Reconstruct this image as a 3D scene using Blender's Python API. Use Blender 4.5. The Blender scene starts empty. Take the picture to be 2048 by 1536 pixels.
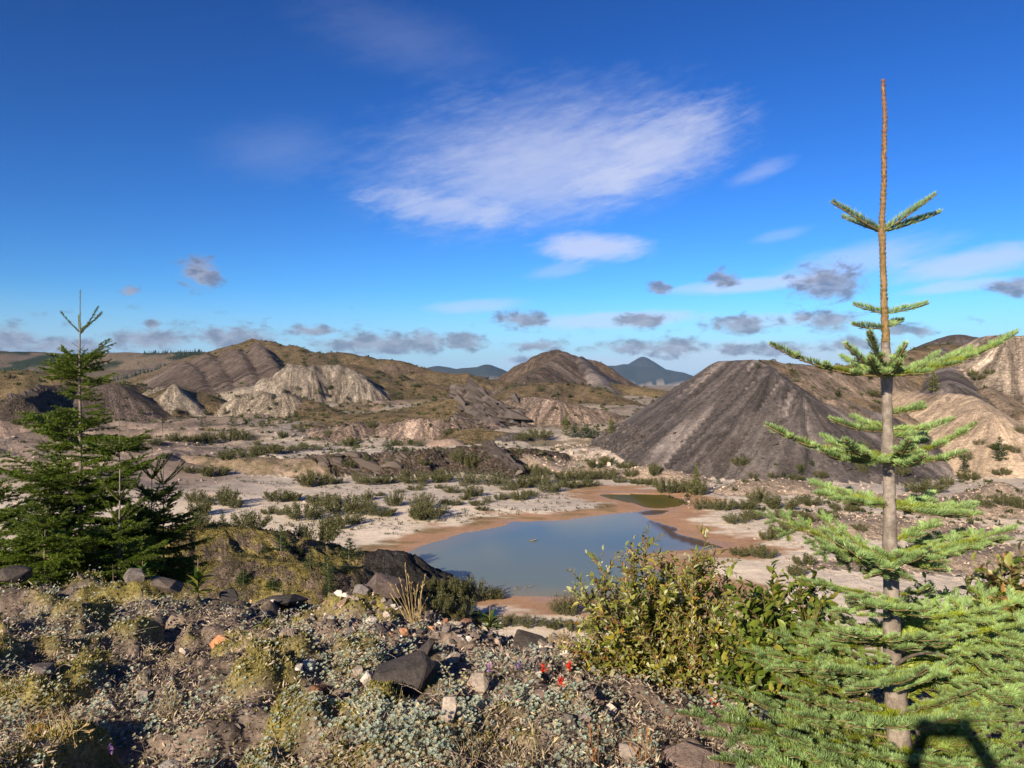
import bpy, bmesh, math, random
import numpy as np
from mathutils import Vector, Matrix, Quaternion

SC = bpy.context.scene
COL = SC.collection
random.seed(7)
RNG = np.random.default_rng(11)

# ------------------------------------------------------------------ camera
FPX, CX, CY = 1547.0, 1024.0, 768.0          # focal length and centre in photo pixels
cam_d = bpy.data.cameras.new('camera')
cam_d.sensor_width = 36.0
cam_d.lens = 36.0 * FPX / 2048.0
cam_d.clip_start = 0.02
cam_d.clip_end = 60000.0
cam = bpy.data.objects.new('camera', cam_d)
COL.objects.link(cam)
cam.location = (0, 0, 0)
cam.rotation_euler = (math.radians(90), 0, 0)
SC.camera = cam

SC.view_settings.view_transform = 'Standard'
SC.view_settings.look = 'None'
SC.view_settings.gamma = 1.0
SC.view_settings.use_curve_mapping = False
SC.view_settings.exposure = 0.92

# ------------------------------------------------------------------ sun
SUN_AZ, SUN_EL = math.radians(209.0), math.radians(21.0)   # sun stands behind the camera, to the left
TO_SUN = Vector((math.sin(SUN_AZ) * math.cos(SUN_EL), math.cos(SUN_AZ) * math.cos(SUN_EL), math.sin(SUN_EL)))
sun_d = bpy.data.lights.new('sun', 'SUN')
sun_d.energy = 5.0
sun_d.angle = math.radians(0.53)
sun_d.color = (1.0, 0.85, 0.65)
sun = bpy.data.objects.new('sun', sun_d)
COL.objects.link(sun)
sun.rotation_euler = (-TO_SUN).to_track_quat('-Z', 'Y').to_euler()


# ------------------------------------------------------------------ node helper
class NT:
    def __init__(s, tree):
        s.t = tree
        s.n = tree.nodes
        s.l = tree.links

    def new(s, typ, **kw):
        n = s.n.new(typ)
        for k, v in kw.items():
            setattr(n, k, v)
        return n

    def put(s, sock, v):
        if isinstance(v, bpy.types.NodeSocket):
            s.l.new(v, sock)
        elif isinstance(v, (tuple, list)):
            v = tuple(v)
            if sock.type == 'RGBA' and len(v) == 3:
                v = v + (1.0,)
            sock.default_value = v
        elif v is not None:
            sock.default_value = v

    def m(s, op, a, b=None, c=None, clamp=False):
        n = s.new('ShaderNodeMath', operation=op, use_clamp=clamp)
        s.put(n.inputs[0], a)
        if b is not None:
            s.put(n.inputs[1], b)
        if c is not None:
            s.put(n.inputs[2], c)
        return n.outputs[0]

    def ss(s, v, lo, hi, a=0.0, b=1.0):
        n = s.new('ShaderNodeMapRange', interpolation_type='SMOOTHSTEP')
        s.put(n.inputs[0], v)
        s.put(n.inputs[1], lo)
        s.put(n.inputs[2], hi)
        s.put(n.inputs[3], a)
        s.put(n.inputs[4], b)
        return n.outputs[0]

    def noise(s, vec, scale, detail=4, rough=0.55, dist=0.0, col=False):
        n = s.new('ShaderNodeTexNoise')
        if vec is not None:
            s.put(n.inputs['Vector'], vec)
        s.put(n.inputs['Scale'], scale)
        s.put(n.inputs['Detail'], detail)
        s.put(n.inputs['Roughness'], rough)
        s.put(n.inputs['Distortion'], dist)
        return n.outputs['Color' if col else 'Fac']

    def comb(s, x, y, z):
        n = s.new('ShaderNodeCombineXYZ')
        s.put(n.inputs[0], x)
        s.put(n.inputs[1], y)
        s.put(n.inputs[2], z)
        return n.outputs[0]

    def mix(s, f, a, b, mode='MIX'):
        n = s.new('ShaderNodeMix', data_type='RGBA', blend_type=mode)
        s.put(n.inputs[0], f)
        s.put(n.inputs[6], a)
        s.put(n.inputs[7], b)
        return n.outputs[2]


# ------------------------------------------------------------------ sky: Nishita plus clouds by direction
def build_sky():
    w = bpy.data.worlds.new('World')
    SC.world = w
    w.use_nodes = True
    w.cycles.sampling_method = 'MANUAL'
    w.cycles.sample_map_resolution = 512
    w.node_tree.nodes.clear()
    g = NT(w.node_tree)
    out = g.new('ShaderNodeOutputWorld')
    bg = g.new('ShaderNodeBackground')
    g.l.new(bg.outputs[0], out.inputs[0])
    bg.inputs[1].default_value = 0.095
    sky = g.new('ShaderNodeTexSky', sky_type='NISHITA')
    sky.sun_disc = False
    sky.sun_elevation = SUN_EL
    sky.sun_rotation = SUN_AZ
    sky.altitude = 800
    sky.air_density = 1.0
    sky.dust_density = 0.1
    sky.ozone_density = 2.5
    hsv = g.new('ShaderNodeHueSaturation')
    hsv.inputs['Saturation'].default_value = 1.22
    g.l.new(sky.outputs[0], hsv.inputs['Color'])
    gam = g.new('ShaderNodeGamma')
    gam.inputs[1].default_value = 1.5
    g.l.new(hsv.outputs[0], gam.inputs[0])
    skyc = g.mix(1.0, gam.outputs[0], (0.152, 0.238, 0.316), 'MULTIPLY')
    tc = g.new('ShaderNodeTexCoord')
    d = tc.outputs['Generated']
    sp = g.new('ShaderNodeSeparateXYZ')
    g.l.new(d, sp.inputs[0])
    x, y, z = sp.outputs
    DEG = 57.29578
    skyc = g.mix(g.ss(g.m('MULTIPLY', g.m('ARCSINE', z), DEG), 7.0, -0.5, 0.0, 0.92), skyc, (2.378, 3.157, 4.592))
    az = g.m('MULTIPLY', g.m('ARCTAN2', x, y), DEG)
    el = g.m('MULTIPLY', g.m('ARCSINE', z), DEG)
    ae = g.comb(az, el, 0.0)

    def dirpix(px, py):
        a = math.atan((px - CX) / FPX)
        e = math.atan((CY - py) / FPX * math.cos(a))
        return a * DEG, e * DEG

    # domain-warped noise fields shared by the clouds
    n_soft = g.noise(g.comb(g.m('MULTIPLY', az, 0.32), g.m('MULTIPLY', el, 0.9), 3.1), 1.0, 5, 0.6, 0.6)
    n_fib = g.noise(g.comb(g.m('ADD', g.m('MULTIPLY', az, 0.30), g.m('MULTIPLY', el, 0.35)), g.m('SUBTRACT', g.m('MULTIPLY', el, 1.5), g.m('MULTIPLY', az, 0.45)), 7.7), 1.0, 7, 0.62, 0.4)
    n_rip = g.noise(g.comb(g.m('MULTIPLY', az, 2.2), g.m('ADD', g.m('MULTIPLY', el, 5.5), g.m('MULTIPLY', az, 0.8)), 1.3), 1.0, 3, 0.5, 0.8)
    n_cum = g.noise(g.comb(g.m('MULTIPLY', az, 0.75), g.m('MULTIPLY', el, 1.35), 9.2), 1.0, 7, 0.62, 0.25)

    def ell(px, py, hw, hh, rot=0.0):
        """1 at the centre of a cloud's ellipse, 0 at its rim, negative outside (sizes in photo pixels)."""
        a, e = dirpix(px, py)
        k = 1 / 27.0 * math.cos(math.radians(a)) ** 2
        k2 = 1 / 27.0 * math.cos(math.radians(a))
        u = g.m('SUBTRACT', az, a)
        v = g.m('SUBTRACT', el, e)
        c, s_ = math.cos(rot), math.sin(rot)
        uu = g.m('ADD', g.m('MULTIPLY', u, c / (hw * k)), g.m('MULTIPLY', v, s_ / (hw * k)))
        vv = g.m('ADD', g.m('MULTIPLY', u, -s_ / (hh * k2)), g.m('MULTIPLY', v, c / (hh * k2)))
        r = g.m('SQRT', g.m('ADD', g.m('MULTIPLY', uu, uu), g.m('MULTIPLY', vv, vv)))
        return g.m('SUBTRACT', 1.0, r), vv

    def mx(lst):
        o = lst[0]
        for i in lst[1:]:
            o = g.m('MAXIMUM', o, i)
        return o

    R = math.radians
    # high thin cirrus
    fib = g.m('SUBTRACT', n_fib, 0.5)
    rip = g.m('SUBTRACT', n_rip, 0.5)
    soft = g.m('SUBTRACT', n_soft, 0.5)
    tex = g.m('ADD', g.m('MULTIPLY', fib, 1.5), g.m('ADD', g.m('MULTIPLY', rip, 0.28), g.m('MULTIPLY', soft, 0.9)))
    layers = []
    for (px, py, hw, hh, rot, amp, lo, hi) in (
            (1050, 305, 470, 165, R(8), 0.40, 0.05, 1.1),
            (1120, 345, 420, 135, R(10), 0.42, 0.0, 0.9),
            (1310, 305, 240, 95, R(18), 0.55, 0.0, 0.95),
            (1215, 362, 110, 36, R(10), 0.40, 0.05, 0.8),
            (890, 418, 210, 42, R(-6), 0.46, 0.05, 0.8),
            (800, 80, 300, 90, R(-12), 0.10, 0.0, 1.2),
            (560, 300, 200, 80, R(8), 0.13, 0.0, 1.2),
            (1185, 496, 155, 40, R(-2), 0.74, 0.08, 0.7),
            (1120, 540, 90, 20, R(10), 0.28, 0.05, 0.8),
            (1520, 345, 110, 26, R(17), 0.30, 0.15, 1.0),
            (950, 612, 130, 18, R(4), 0.40, 0.0, 0.7),
            (1230, 640, 200, 20, R(2), 0.55, -0.1, 0.5),
            (1500, 570, 190, 18, R(3), 0.62, -0.1, 0.6),
            (1720, 520, 230, 45, R(10), 0.45, 0.0, 0.8),
            (1950, 525, 230, 34, R(7), 0.62, -0.1, 0.7),
            (1920, 572, 150, 14, R(4), 0.50, -0.1, 0.6),
            (1560, 470, 80, 16, R(10), 0.22, 0.0, 0.8),
            (1550, 640, 160, 16, R(0), 0.42, -0.1, 0.6),
            (1480, 715, 380, 40, R(0), 0.55, -0.1, 0.7),
            (1120, 725, 160, 22, R(0), 0.45, -0.1, 0.7)):
        e_, _ = ell(px, py, hw, hh, rot)
        layers.append(g.m('MULTIPLY', g.ss(g.m('ADD', e_, g.m('MULTIPLY', tex, 0.42)), lo, hi), amp))
    inv = g.m('SUBTRACT', 1.0, layers[0])
    for l in layers[1:]:
        inv = g.m('MULTIPLY', inv, g.m('SUBTRACT', 1.0, l))
    cir = g.m('MULTIPLY', g.m('SUBTRACT', 1.0, inv), 0.95)
    # faint cirrus over the rest of the sky
    far = g.ss(g.m('ABSOLUTE', az), 42.0, 60.0)
    rest = g.m('MULTIPLY', g.m('MULTIPLY', g.ss(n_fib, 0.5, 0.8), far), 0.4)
    cir = g.m('MAXIMUM', cir, rest)
    c1 = g.mix(cir, skyc, (4.018, 4.223, 5.166))
    # small grey-violet cumulus standing in a band above the horizon
    cum = []
    shade = None
    for (px, py, hw, hh) in (
            (20, 684, 75, 30), (130, 694, 130, 18), (300, 682, 95, 24), (470, 678, 95, 26), (625, 662, 55, 13),
            (760, 690, 140, 24), (850, 684, 55, 26), (925, 684, 48, 22), (1045, 641, 62, 18), (1075, 692, 62, 14),
            (1260, 696, 90, 15), (1345, 698, 68, 22), (1285, 643, 58, 20), (1468, 699, 38, 15), (1480, 652, 85, 22),
            (1655, 572, 85, 40), (1665, 645, 62, 24), (1445, 557, 34, 18), (1605, 636, 24, 13), (1700, 690, 62, 17),
            (1845, 664, 30, 12), (400, 550, 44, 34), (260, 584, 20, 13), (305, 650, 18, 12), (2030, 575, 60, 26), (1320, 577, 26, 16),
            (1095, 722, 70, 12), (1560, 700, 60, 16), (1790, 662, 30, 13)):
        e_, vv = ell(px, py, hw * 1.25, hh * 1.35)
        # flat base: cut off sooner below the centre
        e_ = g.m('SUBTRACT', e_, g.m('MULTIPLY', g.m('MAXIMUM', g.m('MULTIPLY', vv, -1.0), 0.0), 0.25))
        cum.append(e_)
    band = g.m('MULTIPLY', far, 0.42)
    bandm = g.m('SUBTRACT', band, g.m('MULTIPLY', g.m('ABSOLUTE', g.m('SUBTRACT', el, 4.0)), 0.14))
    field = g.m('MAXIMUM', mx(cum), bandm)
    dens = g.ss(g.m('ADD', field, g.m('MULTIPLY', g.m('SUBTRACT', n_cum, 0.50), 2.1)), 0.0, 0.70)
    dens = g.m('MULTIPLY', dens, 0.86)
    lit = g.ss(n_cum, 0.40, 0.68)
    cc = g.mix(lit, (2.132, 2.173, 2.706), (0.943, 1.025, 1.476))
    c2 = g.mix(dens, c1, cc)
    g.l.new(c2, bg.inputs[0])


build_sky()


# ------------------------------------------------------------------ numpy noise
def _hash(ix, iy, seed):
    h = (ix.astype(np.int64) * 374761393 + iy.astype(np.int64) * 668265263 + seed * 1442695041) & 0xFFFFFFFF
    h = ((h ^ (h >> 13)) * 1274126177) & 0xFFFFFFFF
    h = ((h ^ (h >> 16)) * 2246822519) & 0xFFFFFFFF
    return ((h ^ (h >> 15)) & 0xFFFFFF) / float(0xFFFFFF)


def vnoise(x, y, seed=0):
    x = np.asarray(x, dtype=np.float64)
    y = np.asarray(y, dtype=np.float64) + np.zeros_like(x)
    ix, iy = np.floor(x), np.floor(y)
    fx, fy = x - ix, y - iy
    fx = fx * fx * fx * (fx * (fx * 6 - 15) + 10)
    fy = fy * fy * fy * (fy * (fy * 6 - 15) + 10)
    a = _hash(ix, iy, seed)
    b = _hash(ix + 1, iy, seed)
    c = _hash(ix, iy + 1, seed)
    d = _hash(ix + 1, iy + 1, seed)
    return (a + (b - a) * fx) * (1 - fy) + (c + (d - c) * fx) * fy


def fbm(x, y, seed=0, octv=4, gain=0.5):
    s = 0.0
    amp, tot = 1.0, 0.0
    x = np.asarray(x, dtype=np.float64)
    y = np.asarray(y, dtype=np.float64) + np.zeros_like(x)
    for i in range(octv):
        s = s + amp * vnoise(x, y, seed + i * 17)
        tot += amp
        amp *= gain
        x, y = (x * 1.62 - y * 1.18) + 5.3, (x * 1.18 + y * 1.62) + 1.7
    return s / tot


def ridged(x, y, seed=0, octv=4, gain=0.5):
    s = 0.0
    amp, tot = 1.0, 0.0
    x = np.asarray(x, dtype=np.float64)
    y = np.asarray(y, dtype=np.float64) + np.zeros_like(x)
    for i in range(octv):
        s = s + amp * (1 - np.abs(2 * vnoise(x, y, seed + i * 17) - 1))
        tot += amp
        amp *= gain
        x, y = (x * 1.62 - y * 1.18) + 5.3, (x * 1.18 + y * 1.62) + 1.7
    return s / tot


def sstep(v, lo, hi):
    t = np.clip((v - lo) / (hi - lo), 0, 1)
    return t * t * (3 - 2 * t)


def P(px, py, D):
    return ((px - CX) / FPX * D, D, (CY - py) / FPX * D)


# ------------------------------------------------------------------ terrain description
# every hill is a ridge line with slopes at the angle of repose:
# (owner, class, slope to the viewer, slope away, crest radius, flute depth, flute width, crest points)
HILLS = [
    # far
    ('mountain_west', 'forest', 0.55, 0.5, 20, 14, 160, [P(600, 752, 4200), P(840, 738, 4200), P(872, 733, 4200), P(925, 731, 4150), P(958, 729, 4150), P(974, 724, 4150), P(990, 734, 4150), P(1025, 741, 4200), P(1100, 745, 4200)]),
    ('mountain_west', 'forest', 0.42, 0.5, 60, 10, 200, [P(-1500, 700, 5200), P(-700, 720, 5200), P(0, 742, 5000), P(600, 752, 4200)]),
    ('mountain_east', 'forest', 0.62, 0.62, 3, 9, 120, [P(1240, 732, 6000), P(1257, 728, 6000), P(1273, 718, 6000), P(1286, 709.5, 6000), P(1303, 723, 6000), P(1318, 736, 6000), P(1335, 741, 6000)]),
    ('mountain_east', 'forest', 0.34, 0.4, 60, 22, 260, [P(1150, 735, 5600), P(1222, 731, 5500), P(1250, 727, 5600), P(1300, 733, 5500), P(1345, 741, 5200), P(1380, 751, 5000), P(1450, 765, 5000)]),
    ('mountain_east', 'forest', 0.4, 0.4, 60, 22, 260, [P(1450, 765, 5000), P(2300, 720, 5200), P(3600, 680, 5200)]),
    ('far_hills', 'farhill', 0.30, 0.3, 25, 5, 60, [P(-900, 690, 1000), P(-300, 700, 1000), P(0, 701, 950), P(100, 706, 950), P(180, 708, 900), P(250, 706, 850), P(330, 706, 800), P(400, 705, 780), P(470, 712, 760)]),
    ('far_hills', 'farhill', 0.25, 0.3, 10, 3, 40, [P(200, 742, 600), P(300, 738, 600), P(380, 730, 560), P(430, 720, 520)]),
    # left hill with grey spurs
    ('left_hill', 'scrub', 0.52, 0.45, 5, 3.0, 20, [P(300, 752, 360), P(345, 727, 355), P(400, 709, 350), P(440, 698, 350), P(480, 690, 345), P(505, 681, 340), P(540, 684, 335), P(575, 689, 330), P(625, 704, 322), P(690, 705, 315), P(740, 714, 308), P(790, 723, 300), P(840, 737, 295), P(880, 747, 290), P(960, 754, 285), P(1010, 762, 285)]),
    ('left_hill', 'spur', 0.62, 0.6, 1.5, 1.6, 8, [P(512, 683, 338), P(525, 697, 315), P(545, 725, 285), P(563, 752, 262), P(575, 775, 250)]),
    ('left_hill', 'spur', 0.60, 0.55, 2, 1.2, 7, [P(468, 696, 335), P(478, 706, 312), P(497, 733, 285), P(515, 765, 262)]),
    ('left_hill', 'spur', 0.60, 0.55, 2, 1.2, 7, [P(415, 707, 332), P(428, 722, 308), P(446, 745, 285), P(462, 772, 266)]),
    ('left_hill', 'spur', 0.60, 0.55, 2, 1.2, 7, [P(368, 722, 330), P(384, 733, 305), P(400, 752, 285), P(415, 778, 268)]),
    ('left_hill', 'scrub', 0.35, 0.4, 6, 1.0, 14, [P(625, 704, 322), P(650, 722, 290), P(660, 728, 265), P(690, 728, 255)]),
    # white ash cliff
    ('ash_cliff', 'ash', 0.72, 0.30, 0.7, 3.4, 6.5, [P(545, 752, 226), P(575, 735, 228), P(584, 729, 228), P(600, 734, 230), P(622, 728, 228), P(640, 731, 231), P(665, 730, 231), P(690, 734, 230), P(715, 750, 226), P(735, 765, 224)]),
    ('left_hill', 'scrub', 0.33, 0.4, 4, 1.0, 12, [P(735, 742, 262), P(790, 752, 255), P(850, 765, 245), P(900, 775, 240)]),
    # small white cones
    ('ash_cone', 'cone', 0.70, 0.6, 0.25, 1.3, 3, [P(349, 769, 165), P(352, 772, 168)]),
    ('ash_cone', 'cone', 0.62, 0.5, 0.4, 1.2, 3, [P(300, 780, 172), P(318, 776, 174), P(340, 774, 176)]),
    ('ash_cone', 'cone', 0.66, 0.45, 0.3, 1.3, 3, [P(483, 787, 168), P(500, 784, 170)]),
    ('ash_cone', 'cone', 0.66, 0.45, 0.3, 1.3, 3, [P(520, 783, 168), P(537, 783, 168)]),
    ('ash_cone', 'cone', 0.66, 0.45, 0.3, 1.3, 3, [P(567, 789, 163), P(585, 788, 164)]),
    ('ash_cone', 'scrub', 0.50, 0.4, 1.5, 0.7, 7, [P(585, 789, 168), P(620, 800, 165), P(650, 812, 162)]),
    ('ash_cone', 'scrub', 0.45, 0.4, 1.5, 0.7, 7, [P(355, 771, 170), P(400, 785, 172), P(430, 800, 172)]),
    # left valley side
    ('ochre_hill', 'ochre', 0.42, 0.3, 5, 0.9, 9, [P(-500, 735, 175), P(-200, 745, 172), P(0, 743, 172), P(50, 741, 170), P(100, 744, 170), P(150, 752, 172), P(185, 757, 176), P(240, 765, 182)]),
    ('dark_cone', 'spur', 0.6, 0.5, 1.5, 0.5, 4, [P(195, 770, 156), P(215, 767, 157), P(235, 769, 158)]),
    ('dark_cone', 'spur', 0.6, 0.5, 1.2, 0.5, 4, [P(278, 774, 182), P(286, 774, 182)]),
    ('ochre_hill', 'rock', 0.75, 0.4, 0.8, 1.2, 4, [P(38, 795, 135), P(60, 783, 142), P(85, 772, 148), P(110, 770, 152), P(135, 778, 155)]),
    ('ochre_hill', 'pink', 0.5, 0.4, 1.0, 0.6, 4, [P(-60, 835, 120), P(0, 842, 120), P(60, 846, 122), P(120, 852, 125)]),
    # centre peak
    ('centre_peak', 'peak', 0.66, 0.55, 0.8, 2.4, 9, [P(985, 775, 330), P(1010, 756, 330), P(1045, 725, 328), P(1075, 709, 326), P(1098, 704, 325), P(1113, 698, 325), P(1128, 703, 325), P(1145, 710, 327), P(1165, 715, 330), P(1182, 720, 332), P(1200, 722, 332), P(1215, 733, 330), P(1240, 750, 330), P(1270, 768, 332), P(1300, 775, 335)]),
    ('centre_peak', 'peak', 0.60, 0.58, 1.5, 1.0, 7, [P(1128, 702, 325), P(1112, 716, 305), P(1082, 738, 285), P(1060, 756, 272)]),
    ('centre_peak', 'scree', 0.60, 0.55, 2, 1.0, 8, [P(1150, 712, 327), P(1175, 735, 305), P(1215, 775, 280)]),
    ('centre_peak', 'ochre', 0.4, 0.4, 3, 0.8, 9, [P(1225, 768, 290), P(1260, 771, 290), P(1300, 776, 285), P(1340, 781, 285), P(1420, 790, 290)]),
    ('centre_hill', 'scrub', 0.42, 0.4, 2.0, 0.8, 7, [P(1000, 790, 215), P(1040, 772, 220), P(1075, 765, 222), P(1120, 764, 222), P(1160, 768, 220), P(1200, 779, 214), P(1240, 795, 206), P(1290, 818, 200)]),
    ('centre_hill', 'peak', 0.6, 0.4, 1.2, 0.8, 5, [P(940, 790, 225), P(980, 782, 225), P(1015, 775, 226), P(1040, 768, 226)]),
    ('scree_bank', 'bank', 0.62, 0.30, 1.0, 0.7, 3.2, [P(985, 806, 150), P(1020, 797, 146), P(1050, 794, 142), P(1085, 797, 139), P(1120, 802, 137), P(1160, 811, 137), P(1200, 820, 138), P(1240, 830, 140), P(1280, 842, 142)]),
    # tilted outcrop and its shoulder
    ('outcrop_hill', 'rock', 0.72, 0.42, 0.8, 1.2, 3.0, [P(905, 800, 152), P(925, 786, 150), P(945, 788, 147), P(975, 803, 143), P(1005, 828, 137), P(1040, 853, 130)]),
    ('outcrop_hill', 'ochre', 0.36, 0.3, 3, 0.6, 6, [P(925, 787, 151), P(890, 800, 152), P(850, 812, 154), P(800, 817, 158)]),
    ('outcrop_hill', 'scree', 0.62, 0.5, 0.8, 0.4, 2, [P(960, 820, 139), P(985, 838, 133), P(1020, 860, 127)]),
    ('outcrop_hill', 'rock', 0.7, 0.4, 0.6, 0.9, 2.5, [P(905, 838, 136), P(935, 818, 138), P(955, 816, 138), P(970, 832, 134)]),
    # ochre mesa with pink cliff
    ('ochre_mesa', 'pinkcliff', 0.80, 0.09, 0.6, 1.1, 3.4, [P(660, 857, 121), P(690, 851, 121), P(720, 847, 123), P(750, 848, 125), P(780, 846, 124), P(815, 842, 122), P(850, 843, 121), P(890, 842, 121), P(915, 838, 123)]),
    ('ochre_mesa', 'ochre', 0.20, 0.12, 6, 0.4, 8, [P(600, 835, 150), P(660, 832, 150), P(740, 826, 150), P(820, 822, 150), P(880, 820, 148)]),
    ('ochre_mesa', 'ochre', 0.45, 0.4, 1.5, 0.5, 4, [P(930, 858, 118), P(965, 857, 117), P(1000, 862, 115), P(1030, 868, 113)]),
    ('ochre_mesa', 'pink', 0.55, 0.4, 0.5, 0.4, 2.5, [P(870, 880, 112), P(905, 877, 112)]),
    ('ochre_mesa', 'scree', 0.55, 0.5, 0.6, 0.3, 2.5, [P(1018, 868, 112), P(1036, 866, 112), P(1050, 874, 112)]),
    ('pale_bench', 'pinksand', 0.22, 0.1, 2, 0.6, 8, [P(430, 838, 165), P(520, 832, 170), P(600, 826, 175), P(680, 815, 185), P(740, 803, 195), P(800, 800, 200), P(890, 796, 205)]),
    ('pale_bench', 'pinksand', 0.25, 0.12, 2, 0.5, 7, [P(250, 850, 140), P(330, 846, 145), P(420, 842, 150), P(500, 842, 150)]),
    ('pale_bench', 'ochre', 0.3, 0.2, 1.5, 0.5, 6, [P(300, 862, 128), P(400, 858, 130), P(470, 853, 134), P(540, 850, 136), P(620, 850, 136)]),
    # low rocky bank in front
    ('rocky_bank', 'pinksand', 0.45, 0.06, 0.8, 0.5, 3, [P(380, 912, 92), P(440, 914, 90), P(500, 917, 88), P(560, 919, 87), P(600, 918, 86), P(640, 919, 85)]),
    ('rocky_bank', 'bankrock', 0.75, 0.07, 0.7, 0.9, 2.2, [P(640, 921, 85), P(680, 916, 85), P(720, 908, 86), P(760, 910, 86), P(800, 914, 85), P(840, 907, 86), P(880, 900, 88), P(920, 895, 89), P(960, 893, 90), P(985, 894, 90)]),
    ('rocky_bank', 'rock', 0.7, 0.45, 0.4, 0.7, 2, [P(968, 892, 90), P(988, 894, 88.5), P(1005, 908, 86), P(1020, 924, 84), P(1036, 938, 82)]),
    ('rocky_bank', 'pale', 0.5, 0.1, 0.6, 0.4, 2.4, [P(1010, 906, 95), P(1050, 911, 92), P(1090, 923, 89), P(1120, 938, 86)]),
    # the big scree hill on the right
    ('scree_hill', 'scree', 0.68, 0.60, 0.7, 0.30, 2.0, [P(1432, 727, 106), P(1440, 722, 105), P(1475, 720, 102), P(1505, 719, 99.5), P(1523, 723, 98), P(1545, 742, 94.5), P(1568, 760, 92), P(1590, 777, 90), P(1606, 790, 88.5)]),
    ('scree_hill', 'tan', 0.30, 0.35, 2.5, 0.6, 5, [P(1528, 720, 105), P(1560, 726, 108), P(1640, 734, 114), P(1720, 728, 121)]),
    ('scree_hill', 'tan', 0.44, 0.36, 1.5, 0.5, 4, [P(1531, 721, 100), P(1556, 737, 97.5), P(1588, 759, 95.5), P(1618, 776, 94), P(1650, 792, 93)]),
    ('scree_hill', 'tan', 0.45, 0.4, 1.2, 0.5, 4, [P(1600, 752, 105), P(1650, 768, 103), P(1700, 790, 99), P(1740, 805, 97)]),
    ('scree_hill', 'scree', 0.64, 0.5, 0.9, 0.35, 2.2, [P(1606, 790, 88.5), P(1635, 812, 88), P(1665, 808, 90), P(1700, 812, 91), P(1760, 826, 91)]),
    ('right_hill', 'tan', 0.46, 0.5, 3, 1.0, 7, [P(1720, 729, 122), P(1780, 712, 128), P(1840, 696, 134), P(1880, 690, 138), P(1930, 690, 138)]),
    ('right_hill', 'scree', 0.5, 0.5, 3, 0.3, 5, [P(1895, 676, 150), P(1915, 668.5, 150), P(1932, 672, 150)]),
    ('right_hill', 'ashright', 0.66, 0.5, 1.2, 0.9, 4, [P(1945, 690, 132), P(1965, 676, 128), P(1985, 672, 124), P(2020, 672, 120), P(2080, 670, 118), P(2200, 660, 118), P(2500, 690, 118), P(2900, 720, 120)]),
    ('right_hill', 'scree', 0.62, 0.5, 1.2, 0.6, 4, [P(1880, 692, 136), P(1890, 730, 122), P(1900, 768, 108)]),
    ('pale_spur', 'paleash', 0.64, 0.62, 0.6, 0.5, 3, [P(1775, 772, 112.7), P(1800, 782, 108.1), P(1835, 787, 103.5), P(1880, 788, 98.9), P(1915, 789, 95.4), P(1937, 788.5, 93.7), P(1960, 806, 90.3), P(1985, 828, 87.4)]),
    ('pale_spur', 'tan', 0.62, 0.6, 0.5, 0.5, 3, [P(1965, 795, 112.7), P(1972, 774, 110.4), P(1978, 776, 108.1), P(2010, 802, 103.5), P(2048, 828, 98.9), P(2120, 860, 94.3)]),
    ('pale_mound', 'pale', 0.55, 0.3, 0.9, 0.35, 2, [P(1476, 972, 69.5), P(1498, 961, 70), P(1530, 958, 71), P(1570, 958, 71), P(1600, 963, 70), P(1622, 978, 69)]),
    ('pale_mound', 'pale', 0.55, 0.4, 0.3, 0.3, 1.6, [P(1975, 978, 66), P(1995, 963, 67), P(2004, 963, 67), P(2020, 980, 66)]),
    ('pale_mound', 'pale', 0.42, 0.08, 0.5, 0.25, 1.5, [P(1890, 1013, 58), P(1930, 1004, 59), P(2000, 1006, 59), P(2060, 1008, 58), P(2200, 1010, 58)]),
    ('pale_mound', 'pale', 0.5, 0.1, 0.5, 0.3, 1.5, [P(1660, 1047, 51), P(1700, 1041, 51), P(1760, 1041, 51), P(1830, 1046, 50.5), P(1900, 1052, 50)]),
    ('pale_mound', 'pale', 0.5, 0.2, 0.5, 0.3, 1.5, [P(1290, 932, 82), P(1330, 938, 80), P(1365, 948, 78)]),
    ('pale_mound', 'pale', 0.5, 0.2, 0.4, 0.3, 1.5, [P(1150, 935, 84), P(1185, 928, 84), P(1220, 936, 83)]),
    ('pale_mound', 'pale', 0.4, 0.2, 0.8, 0.3, 2, [P(1560, 1138, 42), P(1650, 1128, 42), P(1750, 1122, 42), P(1900, 1110, 42), P(2100, 1090, 44)]),
    # mossy hummock in front of the pond
    ('mossy_hummock', 'moss', 0.62, 0.40, 1.2, 0.55, 1.5, [P(100, 1085, 33), P(300, 1064, 33.5), P(380, 1054, 34), P(440, 1050, 34.5), P(520, 1060, 35), P(580, 1076, 35.5), P(650, 1100, 35.5), P(712, 1108, 36)]),
    ('mossy_hummock', 'blackscree', 0.66, 0.6, 0.4, 0.25, 0.9, [P(742, 1104, 36), P(768, 1098, 36), P(792, 1101, 36.2), P(818, 1111, 36.5), P(852, 1131, 37), P(888, 1157, 38), P(908, 1172, 38.5)]),
    ('mossy_hummock', 'moss', 0.7, 0.5, 0.7, 0.5, 1.4, [P(500, 1112, 29), P(560, 1122, 28.5), P(620, 1130, 28), P(680, 1134, 28.5), P(720, 1150, 29)]),
]
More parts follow.
